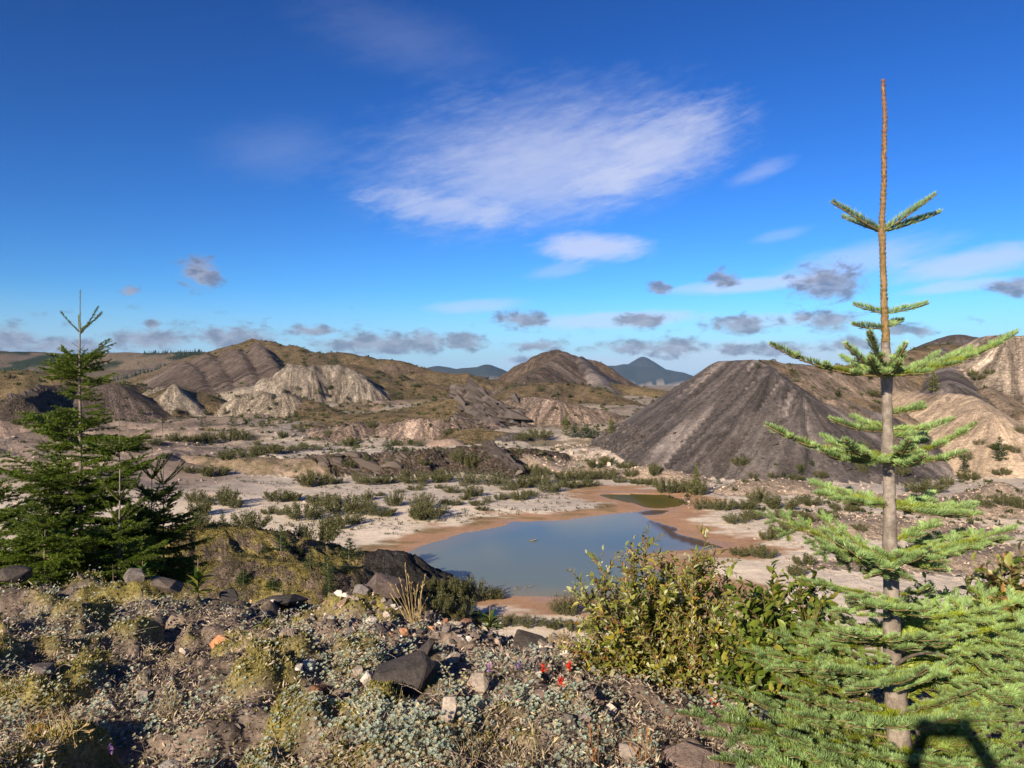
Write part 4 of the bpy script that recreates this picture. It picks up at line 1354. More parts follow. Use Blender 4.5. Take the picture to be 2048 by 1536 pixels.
    for i, (ty, dx, bx, by, dd, lat, yrs) in enumerate(B):
        r = np.random.default_rng(100 + i)
        if ty >= 1110:
            a = Vector(tp(ty, dx))
            b = Vector(P(bx, by, D0 + dd))
            d = b - a
            n_ = max(3, min(7, yrs))
            me = lib[n_][i % len(lib[n_])]
            o = link('branch', me, None, root)
            q = d.to_track_quat('Y', 'Z')
            roll = Quaternion((0, 1, 0), r.normal(0, .30))
            sc = d.length / (n_ * .14)
            o.matrix_basis = Matrix.Translation(a - Vector(base)) @ (q @ roll).to_matrix().to_4x4() @ Matrix.Diagonal((sc * r.choice([-1, 1]) if False else sc, sc, sc, 1))
            continue
        g = Geo()
        a = tp(ty, dx)
        b = np.array(P(bx, by, D0 + dd))
        L = np.linalg.norm(b - a)
        low = ty > 960
        sg = {464: .02, 627: .03, 657: .03, 653: .03}.get(ty, 0.07 if not low else 0.03) * L
        fir_branch(g, a, b, r, lat, 0.125, yrs, sg, 640 if not low else 560, True)
        part('branch', g, M_NEEDLE)
    # two dead bare twigs low on the trunk
    for a, b in ((tp(1335), P(1890, 1312, D0 - .38)), (tp(1340), P(1740, 1368, D0 - .2))):
        g = Geo()
        c_ = curve(np.array(a), np.array(b), -.03, 8)
        g.tube(c_, np.linspace(.008, .003, 8), 7, (1, 1, 1))
        part('dead_twig', g, M_BARK)
    return root


build_fir()


# ------------------------------------------------------------------ left conifers
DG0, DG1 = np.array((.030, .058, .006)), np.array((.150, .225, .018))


def doug_shoot(g, pts, rng, dens=330, nl=0.028, wn=0.0062, r0=.004, r1=.002, bright=1.0):
    pts, L = resample(pts, max(3, len(pts)))
    g.tube(pts, np.linspace(r0, r1, len(pts)), 4, np.array((.13, .09, .05)), True)
    n = int(L * dens * 1.5)
    if n < 3:
        return
    t = rng.uniform(0, 1, n)
    k = np.minimum((t * (len(pts) - 1)).astype(int), len(pts) - 2)
    fr = (t * (len(pts) - 1) - k)[:, None]
    p = pts[k] * (1 - fr) + pts[k + 1] * fr
    ax = norm(pts[k + 1] - pts[k])
    sd = norm(np.cross(ax, UP + .001))
    up = np.cross(sd, ax)
    a = rng.uniform(-2.6, 2.6, n)
    rad = sd * np.sin(a)[:, None] + up * np.cos(a)[:, None]
    d = norm(rad * .75 + ax * rng.uniform(.45, .95, n)[:, None])
    side = norm(np.cross(d, rad + rng.normal(0, .5, (n, 3))))
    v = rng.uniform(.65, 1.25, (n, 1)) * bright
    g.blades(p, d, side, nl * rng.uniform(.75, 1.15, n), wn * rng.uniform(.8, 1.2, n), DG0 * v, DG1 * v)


def doug_branch(g, root, L, az, elev, rng, lat=1.0, bright=1.0, dens=330):
    t = np.linspace(0, 1, 9)
    e = elev * (0.55 + 0.75 * t)
    dirs = np.stack([np.sin(az) * np.cos(e), np.cos(az) * np.cos(e), np.sin(e)], 1)
    pts = np.concatenate([[np.zeros(3)], np.cumsum(dirs * L / 8, 0)[:-1]]) + root
    doug_shoot(g, pts, rng, dens, r0=.004 + .006 * L, r1=.0025, bright=bright)
    if lat <= 0:
        return pts
    n = max(3, int(L / 0.075))
    for i in range(1, n + 1):
        f = i / (n + 0.6)
        k = f * 8
        k0 = int(k)
        p = pts[k0] + (pts[min(k0 + 1, 8)] - pts[k0]) * (k - k0)
        d = norm(pts[min(k0 + 1, 8)] - pts[max(k0 - 1, 0)])
        sd = norm(np.cross(d, UP))
        for s_ in (-1, 1):
            ll = lat * ((.50 * L * (1 - f)) + .09) * rng.uniform(.6, 1.2)
            ang = rng.uniform(.75, 1.05)
            dv = norm(d * math.cos(ang) + s_ * sd * math.sin(ang) + UP * rng.uniform(-.28, .12))
            lp = curve(p, p + dv * ll, -.03 * ll, 5)
            doug_shoot(g, lp, rng, dens, r0=.003, r1=.0018, bright=bright)
            if ll > .16:
                m = int(ll / .085)
                for j in range(1, m + 1):
                    q = p + dv * ll * j / (m + .5)
                    s2 = norm(np.cross(dv, UP))
                    for s3 in (-1, 1):
                        l2 = rng.uniform(.05, .11)
                        d2 = norm(dv * .7 + s3 * s2 * .7 + UP * rng.uniform(-.35, .1))
                        doug_shoot(g, np.array([q, q + d2 * l2 * .5, q + d2 * l2]), rng, dens, r0=.002, r1=.0015, bright=bright)
    return pts


DOUG_REF = (.35, .40, .70, 1.10)
DOUG_LIB = []
for k_, (L_, lat_, nv_) in enumerate(((.35, 0, 2), (.40, .9, 3), (.70, .95, 4), (1.10, .95, 4))):
    DOUG_LIB.append([])
    for v_ in range(nv_):
        g_ = Geo()
        doug_branch(g_, np.zeros(3), L_, 0.0, .25, np.random.default_rng(500 + k_ * 10 + v_), lat_, 1.0, 420 if lat_ == 0 else 300)
        me_ = g_.mesh('branch')
        me_.materials.append(M_DOUG)
        DOUG_LIB[-1].append(me_)
M_DOUG_DARK = leaf_mat('conifer_needles_dark', 0.2, 0.5, 0.3, 0.4, (.92, .92, .9), .4)


def doug_tree(px, D, top_py, leader_py, whorls, label, seed, trunk_r, bright=1.0, lean=0.0, bare=False):
    """whorls: (photo row, reach in photo pixels, elevation in degrees, number of branches, side-shoot factor)"""
    rng = np.random.default_rng(seed)
    x, y, _ = P(px, 768, D)
    zg = float(ground_z(x, y)[0]) - 0.05
    ztop = P(px, top_py, D)[2]
    root = empty('conifer_tree', (x, y, zg), label=label, category='tree', group='young conifers at the edge of the knoll')
    org = (x, y, zg)

    def axis(z):
        return np.array((x + lean * (z - zg), y, z))

    zs = np.linspace(zg, ztop, 40)
    pts = np.array([axis(z) for z in zs])
    pts[:, :2] += np.cumsum(rng.normal(0, .0022, (40, 2)), 0)
    ax_x = lambda z: np.array([np.interp(z, zs, pts[:, 0]), np.interp(z, zs, pts[:, 1]), z])
    zl = P(px, leader_py, D)[2]
    rad = np.where(zs < zl, trunk_r * (0.22 + 0.78 * (zl - zs) / (zl - zg)), np.maximum(trunk_r * .22 * (ztop - zs) / (ztop - zl), .003))
    g = Geo()
    g.tube(pts, rad, 10, (1, 1, 1))
    link('trunk', g.mesh('trunk', True, org), M_BARK, root)
    if not bare:
        g = Geo()
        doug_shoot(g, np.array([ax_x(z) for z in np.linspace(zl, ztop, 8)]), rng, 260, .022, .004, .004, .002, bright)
        link('leader', g.mesh('leader', True, org), M_DOUG, root)
    for (py, reach, el, nb, lat) in whorls:
        z = P(px, py, D)[2]
        L0 = reach / FPX * D / max(math.cos(math.radians(el)), .4)
        ph = rng.uniform(0, 6.28)
        if lat > .5:
            nb = int(nb * (1.6 if py > 900 else 1.1))
        for b in range(nb):
            az = ph + b * 2 * math.pi / nb + rng.normal(0, .22)
            # keep one branch of each whorl well out to either side
            if b == 0:
                az = math.pi / 2 + rng.normal(0, .2)
            elif b == 1:
                az = -math.pi / 2 + rng.normal(0, .2)
            L = L0 * rng.uniform(.72, 1.06) * (1.0 if b < 2 else .9)
            kind = 0 if lat == 0 else (1 if L < .48 else 2 if L < .85 else 3)
            ref = DOUG_REF[kind]
            me = DOUG_LIB[kind][rng.integers(0, len(DOUG_LIB[kind]))]
            o = link('branch', me, None, root)
            o.material_slots[0].link = 'OBJECT'
            o.material_slots[0].material = M_DOUG if bright > .9 else M_DOUG_DARK
            sc = L / ref
            e = math.radians(el + rng.normal(2, 10 if lat > .5 else 5)) - .25
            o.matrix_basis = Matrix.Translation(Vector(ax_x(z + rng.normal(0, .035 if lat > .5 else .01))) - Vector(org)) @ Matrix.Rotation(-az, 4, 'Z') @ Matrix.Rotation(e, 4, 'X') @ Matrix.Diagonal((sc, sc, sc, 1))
    return root


doug_tree(161, 10.0, 580, 664, [(664, 46, 40, 4, 0), (668, 32, 62, 1, 0), (698, 18, 35, 2, 0), (714, 22, 40, 3, 0), (728, 34, 42, 4, .3), (746, 62, 40, 5, .8), (762, 86, 30, 6, .8), (782, 40, 22, 4, .8), (800, 45, 22, 4, .9), (825, 50, 18, 3, .9), (845, 60, 18, 4, .9), (868, 112, 27, 5, .9), (885, 80, 16, 4, .9), (910, 62, 15, 4, 1), (935, 78, 12, 4, 1),
                                (955, 90, 14, 4, 1), (978, 155, 26, 5, .95), (995, 110, 14, 4, 1), (1015, 85, 10, 4, 1), (1035, 105, 8, 5, 1), (1055, 120, 12, 4, 1), (1075, 150, 10, 5, .9), (1098, 150, 6, 5, .9), (1122, 165, 5, 5, .9), (1150, 175, 2, 6, .9), (1195, 180, 0, 5, .9)],
          'tallest young conifer at the left edge with a clear pointed tip against the sky', 31, .040, 1.12)
doug_tree(238, 9.2, 838, 890, [(905, 62, 30, 5, .8), (940, 62, 12, 4, .9), (1000, 52, 48, 6, 0), (1045, 50, 48, 5, 0), (1075, 70, 25, 5, .8), (1110, 100, 12, 6, 1), (1150, 120, 5, 6, 1)],
          'short conifer with dark upswept spiky shoots just right of the tallest one', 32, .022, .8)
doug_tree(303, 10.6, 822, 955, [(958, 42, 52, 6, 0), (1000, 50, 42, 5, .3), (1040, 70, 25, 6, .8), (1080, 85, 15, 6, 1), (1120, 100, 8, 6, 1), (1160, 105, 4, 6, 1)],
          'small dark bushy conifer with a thin bare leader, left of two side by side', 33, .020, .62, bare=True)
doug_tree(326, 10.9, 838, 962, [(968, 45, 45, 6, 0), (1005, 55, 35, 5, .4), (1050, 70, 20, 6, .9), (1095, 85, 12, 6, 1), (1140, 95, 5, 6, 1)],
          'small dark bushy conifer with a thin bare leader, rightmost of the left group', 34, .020, .55, bare=True)
doug_tree(-25, 9.0, 930, 990, [(1000, 60, 35, 5, .8), (1040, 90, 20, 6, 1), (1080, 110, 12, 6, 1), (1120, 125, 6, 6, 1), (1160, 130, 3, 6, 1)],
          'low bushy conifer cut by the left edge of the frame', 35, .022, .95)
doug_tree(90, 8.6, 1010, 1050, [(1060, 60, 30, 5, .9), (1090, 80, 18, 6, 1), (1120, 95, 8, 6, 1), (1150, 100, 3, 6, 1)],
          'low spreading yellow green conifer in front of the tallest one', 36, .020, 1.15)


# ------------------------------------------------------------------ leafy shrubs on the near slope
def leaf_template(w=0.42, fold=0.12, curl=0.10):
    V = np.array([(0, 0, 0), (-w * .42, .30, fold * .8), (w * .42, .30, fold * .8), (-w * .38, .66, fold * .7 - curl * .4), (w * .38, .66, fold * .7 - curl * .4), (0, 1, -curl), (0, .33, 0), (0, .68, -curl * .45)])
    Q = np.array([(0, 2, 6, 6)])
    T = np.array([(0, 6, 1), (0, 2, 6), (1, 6, 7), (1, 7, 3), (2, 4, 7), (2, 7, 6), (3, 7, 5), (4, 5, 7)])
    C = np.ones((8, 3))
    C[[0, 6, 7]] *= .9
    return V, T, np.zeros((0, 4), int), C


def leafy_shrub(name, label, cat, base, stems, seed, leaf_len, palette, lt, spread_leaf=0.03, stem_col=M_TWIG, group=None):
    """stems: list of (tip point, number of side twigs); leaves stand alternately along the twigs"""
    rng = np.random.default_rng(seed)
    root = empty(name, base, label=label, category=cat)
    if group:
        root['group'] = group
    base = np.array(base)
    LP, LD, LN, LL, LC = [], [], [], [], []
    for (tip, ntw, root_off) in stems:
        b = base + np.array(root_off)
        tip = np.array(tip)
        L = np.linalg.norm(tip - b)
        mid = (b + tip) / 2 + rng.normal(0, .05 * L, 3) + np.array((0, 0, .03 * L))
        t = np.linspace(0, 1, 10)[:, None]
        pts = b * (1 - t) ** 2 + 2 * mid * t * (1 - t) + tip * t ** 2
        pts[1:-1] += rng.normal(0, .008 * L, (8, 3))
        g = Geo()
        g.tube(pts, np.linspace(.003 + .004 * L, .0012, 10), 6, (1, 1, 1))
        axes = [(pts[3:], 1.0)]
        for i in range(int(ntw * 2.6)):
            f = rng.uniform(.12, .95)
            k = f * 9
            p = pts[int(k)] + (pts[min(int(k) + 1, 9)] - pts[int(k)]) * (k - int(k))
            d = norm(pts[min(int(k) + 1, 9)] - pts[max(int(k) - 1, 0)])
            ll = (.10 + .26 * L * (1 - f)) * rng.uniform(.7, 1.3)
            dv = norm(d * .75 + rng.normal(0, .55, 3) + UP * .25)
            tw = curve(p, p + dv * ll, -.06 * ll, 6)
            g.tube(tw, np.linspace(.0028, .0011, 6), 5, (1, 1, 1))
            axes.append((tw, .9))
        link('stem', g.mesh('stem', True, base), stem_col, root)
        for (a, sc) in axes:
            a, La = resample(a, 12)
            n = max(3, int(La / (spread_leaf * .66)))
            tt = np.linspace(.06, 1.0, n) + rng.normal(0, .01, n)
            k = np.clip(tt * 11, 0, 10.99)
            k0 = k.astype(int)
            p = a[k0] + (a[k0 + 1] - a[k0]) * (k - k0)[:, None]
            d = norm(a[k0 + 1] - a[k0])
            sd = norm(np.cross(d, UP + rng.normal(0, .3, (n, 3))))
            u2 = np.cross(sd, d)
            an = np.arange(n) * 2.4 + rng.uniform(0, 6)
            out = sd * np.cos(an)[:, None] + u2 * np.sin(an)[:, None]
            ld = norm(out * .8 + d * .75 + UP * .12 + rng.normal(0, .2, (n, 3)))
            ln = norm(np.cross(np.cross(ld, d + out * .05 + UP * .5), ld) * 1.0 + rng.normal(0, .35, (n, 3)))
            LP.append(p)
            LD.append(ld)
            LN.append(ln)
            LL.append(leaf_len * sc * rng.uniform(.38, 1.2, n) * np.clip(1.25 - .5 * tt, .6, 1.1))
            hgt = np.clip((p[:, 2] - base[2]) / (tip[2] - base[2] + .01), 0, 1)
            ci = np.minimum((rng.uniform(0, 1, n) ** 1.0 * len(palette)).astype(int), len(palette) - 1)
            LC.append(ci + hgt * 0)
    LP, LD, LN, LL, LC = (np.concatenate(v) for v in (LP, LD, LN, LL, LC))
    LC = LC.astype(int)
    y_ax = norm(LD)
    z_ax = norm(LN - (LN * y_ax).sum(1, keepdims=True) * y_ax)
    x_ax = np.cross(y_ax, z_ax)
    Rm = np.stack([x_ax, y_ax, z_ax], -1)
    order = np.argsort(np.linalg.norm(LP, axis=1) - 0.25 * rng.uniform(0, 1, len(LP)))
    big = order[:300]
    rest = order[300:]
    meshes = []
    for c in palette:
        V, T, Q, C = lt
        meshes.append(new_mesh('leaf', V, [T], C * np.array(c) * 1.5, True))
        meshes[-1].materials.append(M_LEAF)
    for i in big:
        o = bpy.data.objects.new('leaf', meshes[LC[i]])
        COL.objects.link(o)
        o.parent = root
        M = np.eye(4)
        M[:3, :3] = Rm[i] * LL[i]
        M[:3, 3] = LP[i] - base
        o.matrix_basis = Matrix(M.tolist())
    g = Geo()
    pal = np.array(palette) * 1.5
    g.stamp(lt, Rm[rest] * LL[rest][:, None, None], LP[rest], pal[LC[rest]] * rng.uniform(.75, 1.2, (len(rest), 1)))
    f = link('foliage', g.mesh('foliage', True, base), M_LEAF, root)
    f['kind'] = 'stuff'
    return root


def stem_field(cx, cy, D, tips, rng, jd=0.25, off=0.12):
    out = []
    for (px, py, nt) in tips:
        p = P(px, py, D + rng.uniform(-jd, jd))
        out.append((p, nt, (rng.uniform(-off, off), rng.uniform(-off, off), 0)))
    return out


def put_shrubs():
    rng = np.random.default_rng(77)
    b = P(1330, 1425, 4.6)
    z = float(ground_z(b[0], b[1])[0])
    base = (b[0], b[1], z - .02)
    tips = [(1186, 1112, 8), (1285, 1068, 8), (1200, 1165, 9), (1240, 1120, 9), (1268, 1100, 9), (1325, 1110, 10), (1350, 1118, 10), (1418, 1060, 8), (1395, 1105, 9), (1445, 1100, 8), (1160, 1160, 6), (1172, 1215, 10), (1165, 1260, 10), (1220, 1195, 11),
            (1260, 1175, 11), (1300, 1165, 11), (1340, 1170, 11), (1385, 1160, 11), (1430, 1150, 11), (1470, 1165, 9), (1195, 1290, 11), (1235, 1260, 11), (1290, 1235, 12), (1340, 1230, 12), (1400, 1220, 12), (1455, 1215, 11), (1250, 1310, 12), (1310, 1300, 12),
            (1370, 1290, 12), (1430, 1280, 12), (1220, 1340, 10), (1290, 1360, 10), (1350, 1350, 10), (1410, 1340, 10), (1250, 1378, 8), (1330, 1395, 8), (1155, 1300, 8), (1180, 1335, 8), (1290, 1385, 8), (1385, 1385, 8), (1450, 1350, 9), (1440, 1240, 9), (1175, 1240, 9), (1370, 1140, 8), (1410, 1125, 8), (1480, 1230, 9), (1490, 1290, 9), (1470, 1195, 8), (1475, 1345, 8), (1460, 1140, 7)]
    pale = [(.19, .20, .034), (.135, .16, .026), (.10, .125, .018), (.25, .235, .05), (.30, .31, .16), (.36, .36, .21), (.12, .14, .028), (.25, .21, .026), (.20, .11, .028), (.16, .17, .05)]
    leafy_shrub('willow_shrub', 'tall yellowing shrub with pale undersided leaves left of the fir, before the pond', 'shrub', base, stem_field(1330, 1425, 4.6, tips, rng, .42, .26), 41, .056, pale, leaf_template(.44), .024)
    b = P(1560, 1420, 4.1)
    z = float(ground_z(b[0], b[1])[0])
    base = (b[0], b[1], z - .02)
    tips = [(1470, 1185, 7), (1505, 1170, 7), (1545, 1165, 7), (1590, 1160, 6), (1625, 1165, 6), (1655, 1185, 6), (1480, 1235, 8), (1530, 1225, 8), (1575, 1220, 8), (1620, 1225, 7), (1465, 1290, 8), (1510, 1280, 8), (1560, 1275, 8), (1450, 1340, 8), (1500, 1345, 8), (1540, 1340, 8), (1470, 1390, 7), (1520, 1395, 7), (1660, 1240, 6), (1640, 1280, 6), (1600, 1310, 6), (1430, 1300, 7), (1425, 1385, 7), (1480, 1320, 8), (1560, 1190, 7), (1610, 1200, 6), (1500, 1200, 7), (1455, 1250, 7), (1580, 1250, 7), (1640, 1210, 6), (1545, 1300, 7)]
    green = [(.085, .125, .016), (.060, .095, .012), (.115, .150, .022), (.15, .18, .030), (.045, .07, .010), (.19, .18, .03), (.10, .13, .02)]
    leafy_shrub('leafy_shrub', 'dark green broad leaved shrub between the yellowing shrub and the fir', 'shrub', base, stem_field(0, 0, 4.1, tips, rng, .35, .24), 42, .074, green, leaf_template(.62, .16, .16), .034)
    b = P(2010, 1330, 4.3)
    z = float(ground_z(b[0], b[1])[0])
    base = (b[0], b[1], min(z, b[2]) - .02)
    tips = [(1975, 1128, 6), (2010, 1120, 6), (2045, 1105, 6), (2080, 1100, 5), (1930, 1165, 5), (1985, 1165, 7), (2030, 1160, 7), (2075, 1150, 6), (1835, 1168, 3), (1900, 1190, 5), (1960, 1205, 7), (2010, 1210, 7), (2060, 1205, 7), (1990, 1250, 7), (2050, 1250, 7)]
    red = [(.12, .155, .022), (.08, .11, .016), (.30, .29, .13), (.20, .21, .05), (.05, .075, .012), (.22, .13, .04)]
    leafy_shrub('leafy_shrub', 'shrub with reddish stems at the right edge behind the fir', 'shrub', base, stem_field(0, 0, 4.3, tips, rng, .3, .22), 43, .075, red, leaf_template(.58, .16, .18), .040)


put_shrubs()


# ------------------------------------------------------------------ valley shrubs and small conifers
def bush_template(seed, n=1100, wide=1.0, openness=0.0):
    """unit shrub: radius about 1, height about 1; returns foliage and stem geometry"""
    rng = np.random.default_rng(seed)
    fo, st = Geo(), Geo()
    ns = 34
    for i in range(ns):
        a = rng.uniform(0, 6.28)
        r = math.sqrt(rng.uniform(0, 1)) * wide
        h = (1.0 - .55 * (r / wide) ** 2) * rng.uniform(.65, 1.12)
        tip = np.array((math.cos(a) * r, math.sin(a) * r, max(h, .22)))
        b = np.array((math.cos(a) * r * .45, math.sin(a) * r * .45, -.05))
        pts = curve(b, tip, -.06, 5)
        st.tube(pts, np.linspace(.012, .004, 5), 3, (.09, .07, .045))
        m = n // ns
        t = rng.uniform(.18, 1.03, m)
        p = b + (tip - b) * t[:, None] + rng.normal(0, .055 + .05 * openness, (m, 3))
        p[:, 2] = np.maximum(p[:, 2], .02)
        ax = norm(tip - b)
        d = norm(ax * .7 + rng.normal(0, .6, (m, 3)) + UP * .25)
        sd = norm(np.cross(d, rng.normal(0, 1, (m, 3))))
        v = rng.uniform(.7, 1.25, (m, 1))
        fo.blades(p, d, sd, rng.uniform(.09, .17, m), rng.uniform(.030, .052, m), np.array((.058, .061, .022)) * v, np.array((.135, .135, .056)) * v)
    return fo, st


def cone_template(seed, layers=10, col0=(.028, .050, .012), col1=(.085, .125, .030), fat=.34):
    rng = np.random.default_rng(seed)
    cr, tr = Geo(), Geo()
    tr.tube(np.array([(0, 0, -.06), (0, 0, .5), (0, 0, .97)]), [.022, .013, .004], 5, (.14, .11, .08))
    for i in range(layers):
        f = i / (layers - 1)
        z = .06 + .88 * f ** .92
        R = fat * (1 - f) ** .85 + .03
        nb = 9 if f < .6 else 6
        for b in range(nb):
            a = rng.uniform(0, 6.28)
            L = R * rng.uniform(.7, 1.12)
            m = max(5, int(18 * (1 - f)) + 4)
            t = rng.uniform(.12, 1, m)
            e = .25 + .4 * f
            ax = np.array((math.cos(a) * math.cos(e), math.sin(a) * math.cos(e), math.sin(e)))
            p = np.array((0, 0, z)) + ax * L * t[:, None] + rng.normal(0, .012, (m, 3))
            sd0 = np.array((-math.sin(a), math.cos(a), 0))
            s_ = rng.choice([-1, 1], m)[:, None]
            d = norm(ax * .7 + sd0 * s_ * .7 + rng.normal(0, .3, (m, 3)))
            side = norm(np.cross(d, UP + rng.normal(0, .5, (m, 3))))
            v = rng.uniform(.7, 1.25, (m, 1))
            cr.blades(p, d, side, rng.uniform(.05, .10, m), rng.uniform(.022, .036, m), np.array(col0) * v, np.array(col1) * v)
    m = 14
    p = np.stack([rng.normal(0, .008, m), rng.normal(0, .008, m), rng.uniform(.88, .98, m)], 1)
    cr.blades(p, norm(UP + rng.normal(0, .35, (m, 3))), norm(rng.normal(0, 1, (m, 3))), .05, .016, np.array(col0), np.array(col1))
    return cr, tr


SHRUB_T = []
for i_, (w_, op_, n_) in enumerate(((1.0, 0, 2600), (1.25, .2, 2600), (1.0, .9, 1100), (1.5, .5, 2200))):
    f_, s_ = bush_template(200 + i_, n_, w_, op_)
    mf, ms = f_.mesh('foliage'), s_.mesh('stem')
    mf.materials.append(M_WILLOW)
    ms.materials.append(M_BARK)
    SHRUB_T.append((mf, ms))
CONE_T = []
for i_ in range(4):
    c_, t_ = cone_template(300 + i_, 10, fat=(.34, .42, .28, .38)[i_])
    mc, mt = c_.mesh('crown'), t_.mesh('trunk')
    mc.materials.append(M_DOUG)
    mt.materials.append(M_BARK)
    CONE_T.append((mc, mt))
f_, t_ = cone_template(309, 10, (.06, .075, .015), (.19, .20, .045), .30)
CONE_Y = (f_.mesh('crown'), t_.mesh('trunk'))
CONE_Y[0].materials.append(M_DOUG)
CONE_Y[1].materials.append(M_BARK)

ORD = ['first', 'second', 'third', 'fourth', 'fifth', 'sixth', 'seventh', 'eighth', 'ninth', 'tenth', 'eleventh', 'twelfth', 'thirteenth', 'fourteenth', 'fifteenth', 'sixteenth', 'seventeenth', 'eighteenth', 'nineteenth', 'twentieth', 'twenty-first', 'twenty-second', 'twenty-third', 'twenty-fourth', 'twenty-fifth', 'twenty-sixth', 'twenty-seventh', 'twenty-eighth', 'twenty-ninth', 'thirtieth']


def plant_zone(kind, zone, group, spots, seed, dmin=20):
    """spots: (centre px, base py, width px, height px); each plant is a thing with its own label"""
    rng = random.Random(seed)
    spots = sorted(spots)
    hits = hit_pixels([(s[0], s[1]) for s in spots], [dmin] * len(spots))
    for i, (s, h) in enumerate(zip(spots, hits)):
        k = h[1] / FPX
        w, hh = s[2] * k * (1.22 if kind == 'shrub' else 1.1), s[3] * k * (1.08 if kind == 'shrub' else 1.1)
        place = 'leftmost' if i == 0 else ('rightmost' if i == len(spots) - 1 else ORD[i] + ' from the left')
        if len(spots) == 1:
            place = ''
        if kind == 'shrub':
            big = 'broad ' if s[2] > 62 else ('small ' if s[2] < 28 else '')
            v = 2 if (s[2] < 30 and rng.random() < .5) else rng.choice([0, 1, 3]) if s[2] > 40 else rng.choice([0, 1])
            mf, ms = SHRUB_T[v]
            wid = (1.0, 1.25, 1.0, 1.5)[v]
            o = empty('willow_shrub', h, label=f'{big}olive shrub {zone}' + (f', {place}' if place else ''), category='shrub', group=group)
            o.scale = (w / 2 / wid, w / 2 / wid, hh)
            link('foliage', mf, None, o)
            link('stem', ms, None, o)
        else:
            mf, ms = CONE_Y if kind == 'yellow' else CONE_T[rng.randrange(4)]
            yl = 'yellow green' if kind == 'yellow' else 'dark green'
            big = 'tall ' if s[3] > 38 else ('tiny ' if s[3] < 16 else 'small ')
            o = empty('small_conifer', h, label=f'{big}{yl} conifer {zone}' + (f', {place}' if place else ''), category='tree', group=group)
            o.scale = (max(w / .72, hh * .5), max(w / .72, hh * .5), hh)
            link('crown', mf, None, o)
            link('trunk', ms, None, o)
        o.rotation_euler = (0, 0, rng.uniform(0, 6.28))


plant_zone('shrub', 'on the sand left of the pond', 'shrubs on the sand flat', [
    (425, 952, 52, 22), (455, 1010, 46, 36), (470, 1016, 30, 22), (500, 1056, 75, 34), (622, 972, 56, 30), (555, 1003, 55, 24), (588, 1002, 30, 18), (540, 1028, 30, 14), (562, 1030, 22, 12), (608, 1038, 80, 34), (640, 1010, 55, 24),
    (690, 1026, 90, 38), (735, 1030, 50, 30), (735, 1000, 26, 18), (788, 1012, 36, 30), (690, 1048, 70, 22), (640, 1085, 80, 44), (672, 1058, 40, 22), (770, 1032, 46, 16), (845, 1018, 52, 34), (858, 1036, 80, 30), (840, 1038, 40, 24)], 1)
plant_zone('shrub', 'in the tufts behind the pond', 'low tufts behind the pond', [
    (800, 985, 22, 8), (830, 980, 34, 9), (845, 972, 18, 8), (880, 977, 22, 8), (905, 985, 40, 12), (945, 993, 36, 22), (930, 1000, 24, 12), (975, 1006, 18, 16), (1000, 1000, 20, 14), (905, 1010, 40, 10), (1040, 1000, 38, 18), (1020, 998, 24, 14), (955, 1010, 40, 8), (890, 1008, 26, 10), (1060, 992, 34, 12), (760, 992, 20, 8), (925, 972, 16, 7), (965, 1020, 30, 7)], 2)
plant_zone('shrub', 'along the rocky bank foot', 'shrubs along the foot of the rocky bank', [
    (665, 968, 34, 16), (712, 962, 20, 20), (732, 968, 44, 18), (770, 966, 50, 16), (830, 966, 60, 24), (885, 964, 52, 24), (938, 968, 56, 24), (990, 970, 64, 24), (1045, 974, 60, 22), (1020, 980, 44, 14), (1080, 968, 50, 30), (1100, 984, 56, 26), (1125, 962, 40, 22), (1060, 946, 40, 18), (1085, 950, 30, 16)], 3)
plant_zone('shrub', 'below the scree hill foot', 'shrubs below the scree hill', [
    (1165, 960, 60, 24), (1205, 958, 56, 20), (1190, 935, 30, 16), (1215, 928, 34, 16), (1250, 938, 40, 16), (1262, 952, 30, 14), (1140, 975, 46, 16), (1175, 972, 50, 12), (1310, 950, 30, 24), (1275, 968, 34, 12), (1335, 985, 54, 28), (1372, 985, 36, 26), (1395, 990, 40, 30), (1240, 965, 30, 12), (1300, 970, 30, 14)], 4)
plant_zone('shrub', 'among the pale right mounds', 'shrubs among the pale mounds', [
    (1405, 1018, 46, 22), (1445, 1020, 50, 22), (1490, 1018, 60, 18), (1515, 1005, 44, 28), (1470, 1046, 56, 18), (1505, 1038, 50, 18), (1560, 1018, 58, 26), (1570, 1035, 50, 14), (1620, 1010, 54, 20), (1640, 1040, 70, 20), (1600, 1060, 40, 16), (1540, 1080, 36, 22), (1525, 1115, 52, 26), (1480, 1112, 40, 18), (1610, 1130, 40, 22), (1595, 1150, 46, 18),
    (1560, 1070, 34, 26), (1830, 1012, 50, 18), (1900, 1018, 60, 16), (1960, 1012, 50, 16), (2010, 1008, 50, 20), (2040, 1015, 40, 20), (1690, 1022, 50, 16), (1720, 1060, 30, 12), (1740, 1010, 40, 16)], 5)
plant_zone('shrub', 'on the near pond shore', 'shrubs on the near pond shore', [
    (905, 1196, 66, 40), (945, 1200, 70, 42), (880, 1222, 60, 36), (985, 1196, 50, 18), (920, 1228, 60, 30), (1132, 1228, 66, 38), (1060, 1252, 60, 20), (1010, 1250, 56, 18), (1110, 1255, 50, 18), (960, 1240, 50, 16), (1150, 1262, 40, 22), (870, 1180, 34, 24)], 6, 26)
